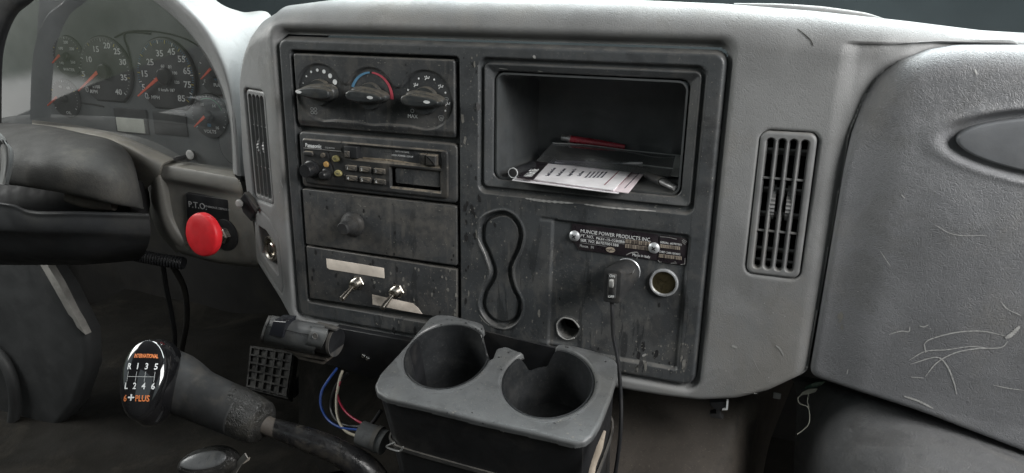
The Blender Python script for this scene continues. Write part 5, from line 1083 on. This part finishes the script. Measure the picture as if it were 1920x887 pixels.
# ================================================================== BRAKE CONTROLLER
bc = thing('trailer_brake_controller', 'grey and black brake controller module on a black bracket under the toggle panel', 'controller', at(600, 640, -0.03))
loft('controller_body', [[(507, 596, 0.00), (560, 606, 0.00), (608, 614, 0.00)], [(510, 591, -0.035), (560, 600, -0.035), (610, 609, -0.035)], [(506, 600, -0.050), (556, 610, -0.050), (605, 620, -0.050)], [(498, 620, -0.056), (548, 632, -0.056), (598, 643, -0.056)], [(494, 638, -0.050), (540, 649, -0.050), (588, 660, -0.050)], [(498, 648, -0.02), (545, 658, -0.02), (590, 668, -0.02)]], 'cup', bc, nu=30, nv=8)
loft('end_cap_left', [[(507, 597, -0.01), (509, 591, -0.036), (505, 600, -0.051), (497, 620, -0.057), (493, 637, -0.051), (497, 646, -0.01)], [(512, 597, 0.02), (512, 597, 0.0), (508, 604, 0.0), (500, 620, 0.0), (498, 632, 0.0), (500, 646, 0.02)]], 'cup', bc, nu=20, nv=4)
plateY('window_button', pxz([(515, 600), (539, 602), (532, 632), (506, 627)], -0.0575), -0.0605, -0.040, 0.0012, 'lcd_dark', bc, smooth=30)
tube('seam', [at(497, 611, -0.0565), at(508, 613, -0.0575)], 0.0005, 'void', bc, n=5); tube('seam', [at(536, 619, -0.0575), at(598, 632, -0.0570)], 0.0005, 'void', bc, n=5)
loft('slide_lever', [[(580, 610, -0.03), (600, 614, -0.03), (616, 617, -0.03)], [(585, 612, -0.052), (602, 615, -0.052), (615, 618, -0.052)], [(580, 628, -0.060), (596, 632, -0.060), (609, 635, -0.060)], [(573, 646, -0.056), (588, 650, -0.056), (602, 653, -0.056)], [(573, 650, -0.03), (588, 654, -0.03), (602, 656, -0.03)]], 'cup', bc, nu=20, nv=7)
lathe('lever_dimple', [(0.0042, 0.0004), (0.0036, 0.0010), (0.0030, 0.0002), (0.0, -0.0002)], 'module', bc, frame([float(v) for v in at(591, 630, -0.0608)], (0, -1, 0.15)), n=20)
tube('end_barrel', [at(600, 634, -0.03), at(632, 642, -0.03)], [0.0170, 0.0170], 'black', bc, n=32); tube('barrel_rim', [at(626, 641, -0.0305), at(631, 642, -0.0305)], 0.0178, 'module', bc, n=32)
boxm('top_rail', at(614, 612, -0.035), (0.030, 0.008, 0.0035), 'module', bc, 0.001, Matrix.Rotation(math.radians(4), 3, 'Y'))
plateY('mounting_bracket', pxz([(628, 614), (770, 640), (776, 660), (700, 712), (640, 690), (560, 670), (600, 650)], -0.01), -0.010, 0.0, 0.001, 'black', bc)
plateY('bottom_rail', pxz([(530, 655), (612, 672), (614, 677), (560, 668)], -0.035), -0.035, -0.01, 0.0008, 'cover', bc); plateY('bottom_rail', pxz([(548, 664), (610, 680), (606, 684), (560, 674)], -0.030), -0.030, -0.01, 0.0008, 'cover', bc)
for a, b in ((682, 667), (690, 672)): lathe('screw', [(0.0030, 0), (0.0030, 0.0012), (0.0018, 0.0026), (0, 0.003)], 'chrome', bc, FY(*[float(v) for v in at(a, b, -0.010)]), n=18)

# wires
def wire(pts, r, m_, lab): o = tube('wire', pts, r, m_, None, n=8, res=50); tag(o, lab, 'wire')
wire([at(632, 690, -0.02), at(616, 712, -0.03), at(603, 735, -0.04), at(602, 762, -0.05), at(616, 788, -0.06), at(640, 802, -0.07), at(672, 806, -0.085)], 0.0016, 'wire_blue', 'blue wire looping outermost left from the brake controller to the pipe stub')
wire([at(642, 695, -0.02), at(636, 715, -0.03), at(631, 750, -0.045), at(634, 785, -0.06), at(648, 808, -0.075), at(674, 820, -0.09)], 0.0018, 'wire_white', 'cream white wire hanging below the brake controller')
wire([at(638, 715, -0.03), at(632, 738, -0.04), at(645, 768, -0.05), at(668, 788, -0.06), at(700, 802, -0.07)], 0.0014, 'wire_red', 'red wire running right below the brake controller')
wire([at(652, 700, -0.015), at(630, 725, -0.02), at(621, 765, -0.03), at(640, 795, -0.05), at(690, 798, -0.06), at(715, 770, -0.06)], 0.0024, 'black', 'thick black wire behind the cream white one')

# ================================================================== FOOTWELL
pd = thing('brake_pedal', 'dark rubber pedal pad with raised square grid deep in the footwell', 'pedal', at(505, 700, 0.25))
A_, B_, C_, D_ = [np.array(at(*p)) for p in ((470, 648, 0.26), (553, 660, 0.26), (540, 748, 0.20), (462, 728, 0.20))]
def quadpt(u, v, lift=0): n_ = np.cross(B_ - A_, D_ - A_); n_ /= np.linalg.norm(n_); n_ = n_ if n_[1] < 0 else -n_; return (A_ * (1 - u) + B_ * u) * (1 - v) + (D_ * (1 - u) + C_ * u) * v + n_ * lift
def quadplate(name, u0, u1, v0, v1, l0, l1, m_, par):
    c = [(u0, v0), (u1, v0), (u1, v1), (u0, v1)]; V = [quadpt(u, v, l1) for u, v in c] + [quadpt(u, v, l0) for u, v in c]
    return link(fixn(mesh(V, [(0, 1, 2, 3), (7, 6, 5, 4)] + [(i, 4 + i, 4 + (i + 1) % 4, (i + 1) % 4) for i in range(4)])), name, m_, par, 20)
quadplate('pad', 0, 1, 0, 1, -0.015, 0, 'rubber', pd)
for i in range(6): quadplate('grid_rib', i / 5 * 0.92 + 0.02, i / 5 * 0.92 + 0.055, 0.02, 0.98, 0, 0.004, 'rubber', pd)
for i in range(6): quadplate('grid_rib', 0.02, 0.98, i / 5 * 0.90 + 0.03, i / 5 * 0.90 + 0.07, 0, 0.0038, 'rubber', pd)
tube('pedal_arm', [quadpt(0.9, 0.8, -0.02), quadpt(1.1, 0.2, -0.05), quadpt(1.2, -0.5, -0.12)], 0.012, 'black', pd)
def sheet(name, pts, m_, kind='structure', noise_=0.0, sub=40):
    P = np.array(pts, float); V = []; Fc = []
    for j in range(sub + 1):
        for i in range(sub + 1):
            u, v = i / sub, j / sub; p = (P[0] * (1 - u) + P[1] * u) * (1 - v) + (P[3] * (1 - u) + P[2] * u) * v
            p = p + np.array([0, 0, noise_ * (math.sin(u * 17 + v * 5) + math.sin(v * 23 + u * 3) + 0.6 * math.sin(u * 41 + 1))]); V.append(p)
    for j in range(sub):
        for i in range(sub): k = j * (sub + 1) + i; Fc.append((k, k + 1, k + sub + 2, k + sub + 1))
    o = link(mesh(V, Fc), name, m_, None, 180)
    if kind: o['kind'] = kind
    return o
sheet('floor', [(-1.3, 0.75, -0.50), (0.1, 0.75, -0.46), (0.2, -0.3, -0.50), (-1.3, -0.3, -0.55)], 'floor', noise_=0.006)
sheet('firewall', [(-1.55, 0.60, 0.13), (1.4, 0.60, 0.13), (1.4, 0.60, -0.9), (-1.55, 0.60, -0.9)], 'under', sub=4)
ec = thing('engine_cover', 'scuffed brown black engine cover below the centre panel, right of the cup holder', 'engine cover', (0.2, 0.1, -0.5))
loft('cover_skin', [[(1100, 690, 0.16), (1200, 700, 0.16), (1320, 706, 0.16), (1420, 700, 0.17), (1500, 690, 0.22)],
    [(1080, 760, 0.10), (1200, 765, 0.10), (1320, 768, 0.10), (1410, 765, 0.12), (1470, 760, 0.22)],
    [(1060, 840, 0.05), (1190, 845, 0.05), (1310, 848, 0.05), (1390, 846, 0.08), (1440, 842, 0.20)],
    [(1030, 960, -0.02), (1180, 965, -0.02), (1300, 965, -0.02), (1370, 965, 0.02), (1420, 960, 0.16)]], 'cover', ec, nu=40, nv=10)
loft('cover_left_flank', [[(560, 660, 0.22), (700, 690, 0.20), (900, 700, 0.18), (1120, 700, 0.16)], [(560, 760, 0.20), (640, 760, 0.14), (860, 780, 0.12), (1100, 800, 0.09)], [(560, 900, 0.15), (680, 880, 0.05), (860, 920, 0.04), (1060, 960, -0.01)]], 'floor', ec, nu=30, nv=8)
dr = thing('driver_door_panel', 'dark grey lower driver door panel with pale edge strip and round speaker', 'door panel', at(60, 800, 0.05))
plateY('door_skin', pxz([(-80, 470), (78, 480), (120, 545), (160, 625), (164, 690), (140, 760), (108, 800), (60, 838), (0, 880), (-80, 920)], 0.08), 0.08, 0.11, 0.012, 'door', dr, seg=5)
plateY('edge_strip', pxz([(66, 484), (82, 486), (110, 532), (138, 588), (148, 604), (160, 628), (144, 614), (136, 598), (128, 590), (100, 540), (78, 502)], 0.070), 0.070, 0.082, 0.001, 'strip', dr)
tube('speaker_rim', [at(-40 + 68 * math.cos(t), 755 + 108 * math.sin(t), 0.068) for t in np.linspace(-PI / 2, PI / 2, 16)], 0.010, 'door', dr, n=12, res=60)
at_ = thing('accelerator_treadle', 'ribbed black accelerator treadle lying low at the bottom left of the footwell', 'pedal', at(110, 860, 0.1))
loft('treadle_plate', [[(60, 870, 0.12), (110, 845, 0.14), (160, 820, 0.16)], [(90, 930, 0.06), (150, 890, 0.08), (210, 850, 0.10)]], 'rubber', at_, nu=10, nv=4)
for i in range(6):
    u = i / 5; tube('treadle_rib', [at(64 + 96 * u, 868 - 50 * u, 0.118 + 0.04 * u), at(94 + 112 * u, 925 - 78 * u, 0.058 + 0.04 * u)], 0.0028, 'rubber', at_, n=6)
# hanging bits under the right edge
hk = thing('hanging_clip', 'small broken black clip with white edge hanging under the dash rim', 'clip', at(1348, 756, 0.04))
plateY('clip_plate', pxz([(1330, 755), (1366, 753), (1362, 768), (1352, 768), (1350, 780), (1356, 787), (1332, 783), (1330, 777), (1342, 776), (1342, 768), (1334, 764)], 0.03), 0.03, 0.04, 0.001, 'black', hk)
plateY('clip_edge', pxz([(1362, 751), (1366, 751), (1364, 769), (1354, 770), (1354, 767), (1361, 766)], 0.028), 0.028, 0.031, 0.0003, 'white', hk)
tg = thing('torn_tag', 'torn green and cream tag with a dangling thread under the dash seam', 'tag', at(1500, 725, 0.03))
loft('tag_green', [[(1512, 724, 0.03), (1530, 717, 0.03), (1548, 716, 0.032)], [(1508, 730, 0.032), (1528, 726, 0.03), (1540, 722, 0.034)]], 'tag', tg, nu=12, nv=3, thick=0.0006)
loft('tag_cream', [[(1504, 736, 0.028), (1518, 730, 0.026), (1533, 729, 0.028)], [(1500, 741, 0.030), (1516, 739, 0.028), (1529, 735, 0.030)]], 'tag_pale', tg, nu=12, nv=3, thick=0.0006)
tube('thread', [at(1504, 739, 0.028), at(1496, 747, 0.026), at(1500, 757, 0.026), at(1514, 763, 0.026), at(1518, 778, 0.026), at(1516, 795, 0.026), at(1506, 806, 0.026), at(1495, 814, 0.026)], 0.0005, 'tag_pale', tg, n=5, res=60)
tube('thread', [at(1516, 739, 0.028), at(1514, 752, 0.026), at(1517, 766, 0.026)], 0.0005, 'tag_pale', tg, n=5, res=20)
wt = boxm('foam_scrap', at(1457, 742, 0.06), (0.008, 0.003, 0.007), 'scuff', None, 0.001); tag(wt, 'tiny pale foam scrap in the dark gap left of the torn tag', 'scrap')
# unseen cab shell round the viewer, added to block low light, with window openings
def wall(name, pts, m_='under'): return sheet(name, pts, m_, sub=2)
wall('cab_rear_wall', [(-1.5, -1.7, -0.9), (1.35, -1.7, -0.9), (1.35, -1.7, 0.50), (-1.5, -1.7, 0.50)])
wall('cab_rear_wall', [(-1.5, -1.7, 0.5), (-0.55, -1.7, 0.5), (-0.55, -1.7, 1.15), (-1.5, -1.7, 1.15)])
wall('cab_rear_wall', [(0.55, -1.7, 0.5), (1.35, -1.7, 0.5), (1.35, -1.7, 1.15), (0.55, -1.7, 1.15)])
wall('cab_side_wall', [(-1.5, -1.7, -0.9), (-1.5, 0.75, -0.9), (-1.5, 0.75, -0.36), (-1.5, -1.7, 0.30)])  # driver side sill sloped to shape the reflection in the cluster lens
wall('cab_side_wall', [(1.33, -1.7, -0.9), (1.33, 0.75, -0.9), (1.33, 0.75, 0.25), (1.33, -1.7, 0.25)])
wall('cab_roof', [(-1.5, -1.7, 1.15), (1.35, -1.7, 1.15), (1.35, 0.22, 1.15), (-1.5, 0.22, 1.15)], 'door')
sheet('cab_floor', [(-1.5, -1.7, -0.56), (1.35, -1.7, -0.56), (1.35, 0.7, -0.56), (-1.5, 0.7, -0.56)], 'floor', sub=2)
# defroster strip, added light block behind the dash, cowl outside
dg = thing('defroster_grille', 'light grey defroster strip along the rear edge of the dash top', 'defroster strip', (0.25, 0.3, 0.2))
tube('strip_body', [at(1376, 9, 0.27), at(1460, 13, 0.27), at(1540, 20, 0.27), at(1620, 30, 0.27), at(1664, 39, 0.27)], [0.002, 0.004, 0.005, 0.004, 0.001], 'vent', dg, n=10, res=40)
sheet('light_block_sheet', [(-1.5, 0.14, 0.13), (1.33, 0.14, 0.13), (1.33, 0.78, 0.12), (-1.5, 0.78, 0.12)], 'cowl', sub=4)  # unseen sheet added to stop windshield light leaking down into the footwell
cw = sheet('cowl', [(-2.2, 0.70, 0.05), (2.4, 0.70, 0.05), (2.4, 1.25, 0.60), (-2.2, 1.25, 0.60)], 'cowl', sub=20)

# ------------------------------------------------------------------ specks, drips and chips lying on the surfaces
from mathutils.bvhtree import BVHTree
def specks(parent, target, boxes, n, smin, smax, m, elong=1.0, seed=1, lift=0.00025, power=2.5, name='dirt_specks'):
    R = random.Random(seed); me = target.data; off = pos_of(target)
    bv = BVHTree.FromPolygons([v.co + off for v in me.vertices], [tuple(p.vertices) for p in me.polygons]); V = []; Fc = []
    for i in range(n):
        x0, y0, x1, y1 = R.choice(boxes); o = Vector([float(c) for c in CAM]); d = Vector([float(c) for c in ray(R.uniform(x0, x1), R.uniform(y0, y1))]).normalized(); h = bv.ray_cast(o, d)
        if h[0] is None: continue
        p, nn = h[0], h[1]
        if nn.dot(d) > 0: nn = -nn
        up = Vector((0, 0, 1)) if abs(nn.z) < 0.8 else Vector((0, 1, 0)); x = up.cross(nn).normalized(); y = nn.cross(x); s_ = smin + (smax - smin) * R.random() ** power; k = len(V); q = 9; ph = R.uniform(0, 6.28); rot = R.uniform(-0.5, 0.5)
        for j in range(q):
            a = 2 * PI * j / q; r = s_ * (0.55 + 0.45 * R.random()); a2 = r * math.cos(a + ph); b2 = r * math.sin(a + ph) * elong
            V.append(p + nn * lift + x * (a2 * math.cos(rot * 0.3) - b2 * math.sin(rot * 0.3)) + y * (a2 * math.sin(rot * 0.3) + b2 * math.cos(rot * 0.3)))
        Fc.append(tuple(range(k, k + q)))
    o = link(mesh(V, Fc), name, m, parent, 0); o['kind'] = 'stuff'; return o
def child(t, nm): return [c for c in t.children if c.name.split('.')[0] == nm][0]
LB = [(870, 370, 1040, 640), (1040, 420, 1300, 700), (1180, 640, 1300, 700), (560, 590, 860, 640), (865, 100, 900, 600)]
specks(bez, bz, LB, 420, 0.0003, 0.0014, 'pale_speck', 1.2, 2); specks(bez, bz, LB, 70, 0.0005, 0.0028, 'dark_speck', 2.6, 3); specks(bez, bz, LB, 36, 0.0006, 0.0030, 'pale_speck', 3.0, 4)
specks(bez, bz, [(520, 70, 1362, 130), (1290, 100, 1362, 400)], 110, 0.0002, 0.0009, 'pale_speck', 1.2, 5)
specks(bez, bz, [(905, 355, 1290, 400)], 90, 0.0004, 0.0018, 'pale_speck', 0.5, 6)
cf = child(cc, 'faceplate'); specks(cc, cf, [(550, 100, 850, 260)], 120, 0.0002, 0.0009, 'pale_speck', 1, 7); specks(cc, cf, [(600, 225, 850, 262), (560, 105, 850, 125)], 60, 0.0004, 0.0020, 'pale_speck', 0.4, 8); specks(cc, cf, [(550, 100, 850, 250)], 16, 0.0004, 0.0012, 'dark_speck', 1.6, 9)
b1 = child(bp_, 'panel_face'); specks(bp_, b1, [(570, 355, 856, 495)], 120, 0.0002, 0.0010, 'pale_speck', 1, 10); specks(bp_, b1, [(572, 356, 856, 395)], 50, 0.0005, 0.0024, 'pale_speck', 0.35, 11); specks(bp_, b1, [(572, 360, 856, 490)], 34, 0.0004, 0.0020, 'dark_speck', 2.0, 12)
b2_ = child(tp, 'panel_face'); specks(tp, b2_, [(578, 462, 856, 590)], 150, 0.0002, 0.0011, 'pale_speck', 1, 13); specks(tp, b2_, [(700, 500, 856, 596)], 70, 0.0004, 0.0024, 'pale_speck', 1.5, 14); specks(tp, b2_, [(580, 465, 856, 590)], 50, 0.0005, 0.0030, 'dark_speck', 2.2, 15)
rs = child(rd, 'surround'); specks(rd, rs, [(562, 250, 858, 378)], 70, 0.0003, 0.0016, 'pale_speck', 0.5, 16); specks(rd, child(rd, 'faceplate'), [(640, 290, 850, 370)], 60, 0.0002, 0.0010, 'pale_speck', 0.7, 17)
ct = child(ch, 'top_plate'); specks(ch, ct, [(703, 590, 1158, 832)], 300, 0.0002, 0.0012, 'pale_speck', 1, 18); specks(ch, ct, [(703, 590, 1158, 832)], 70, 0.0003, 0.0012, 'dark_speck', 1, 19); specks(ch, ct, [(800, 590, 905, 620), (1050, 645, 1158, 720), (930, 650, 985, 700)], 80, 0.0005, 0.0020, 'dark_speck', 0.8, 20)
specks(ch, ct, [(1060, 760, 1130, 825)], 16, 0.0006, 0.0022, 'pale_speck', 0.7, 21)
specks(dash, skn, [(530, 590, 860, 660)], 110, 0.0006, 0.0035, 'pale_speck', 0.4, 22); specks(dash, skn, [(530, 590, 860, 660)], 50, 0.0005, 0.0025, 'dark_speck', 0.6, 23); specks(dash, skn, [(1180, 715, 1500, 752), (1320, 560, 1500, 740)], 70, 0.0002, 0.0010, 'scuff', 1, 24)
specks(dash, skn, [(440, 100, 530, 560)], 70, 0.0002, 0.0010, 'scuff', 1.4, 25); specks(pas, pad, [(1540, 380, 1920, 800)], 90, 0.0002, 0.0008, 'scuff', 1, 26)
specks(pas, pad, [(1572, 580, 1582, 615)], 5, 0.0015, 0.0035, 'skin_left', 2.6, 27)
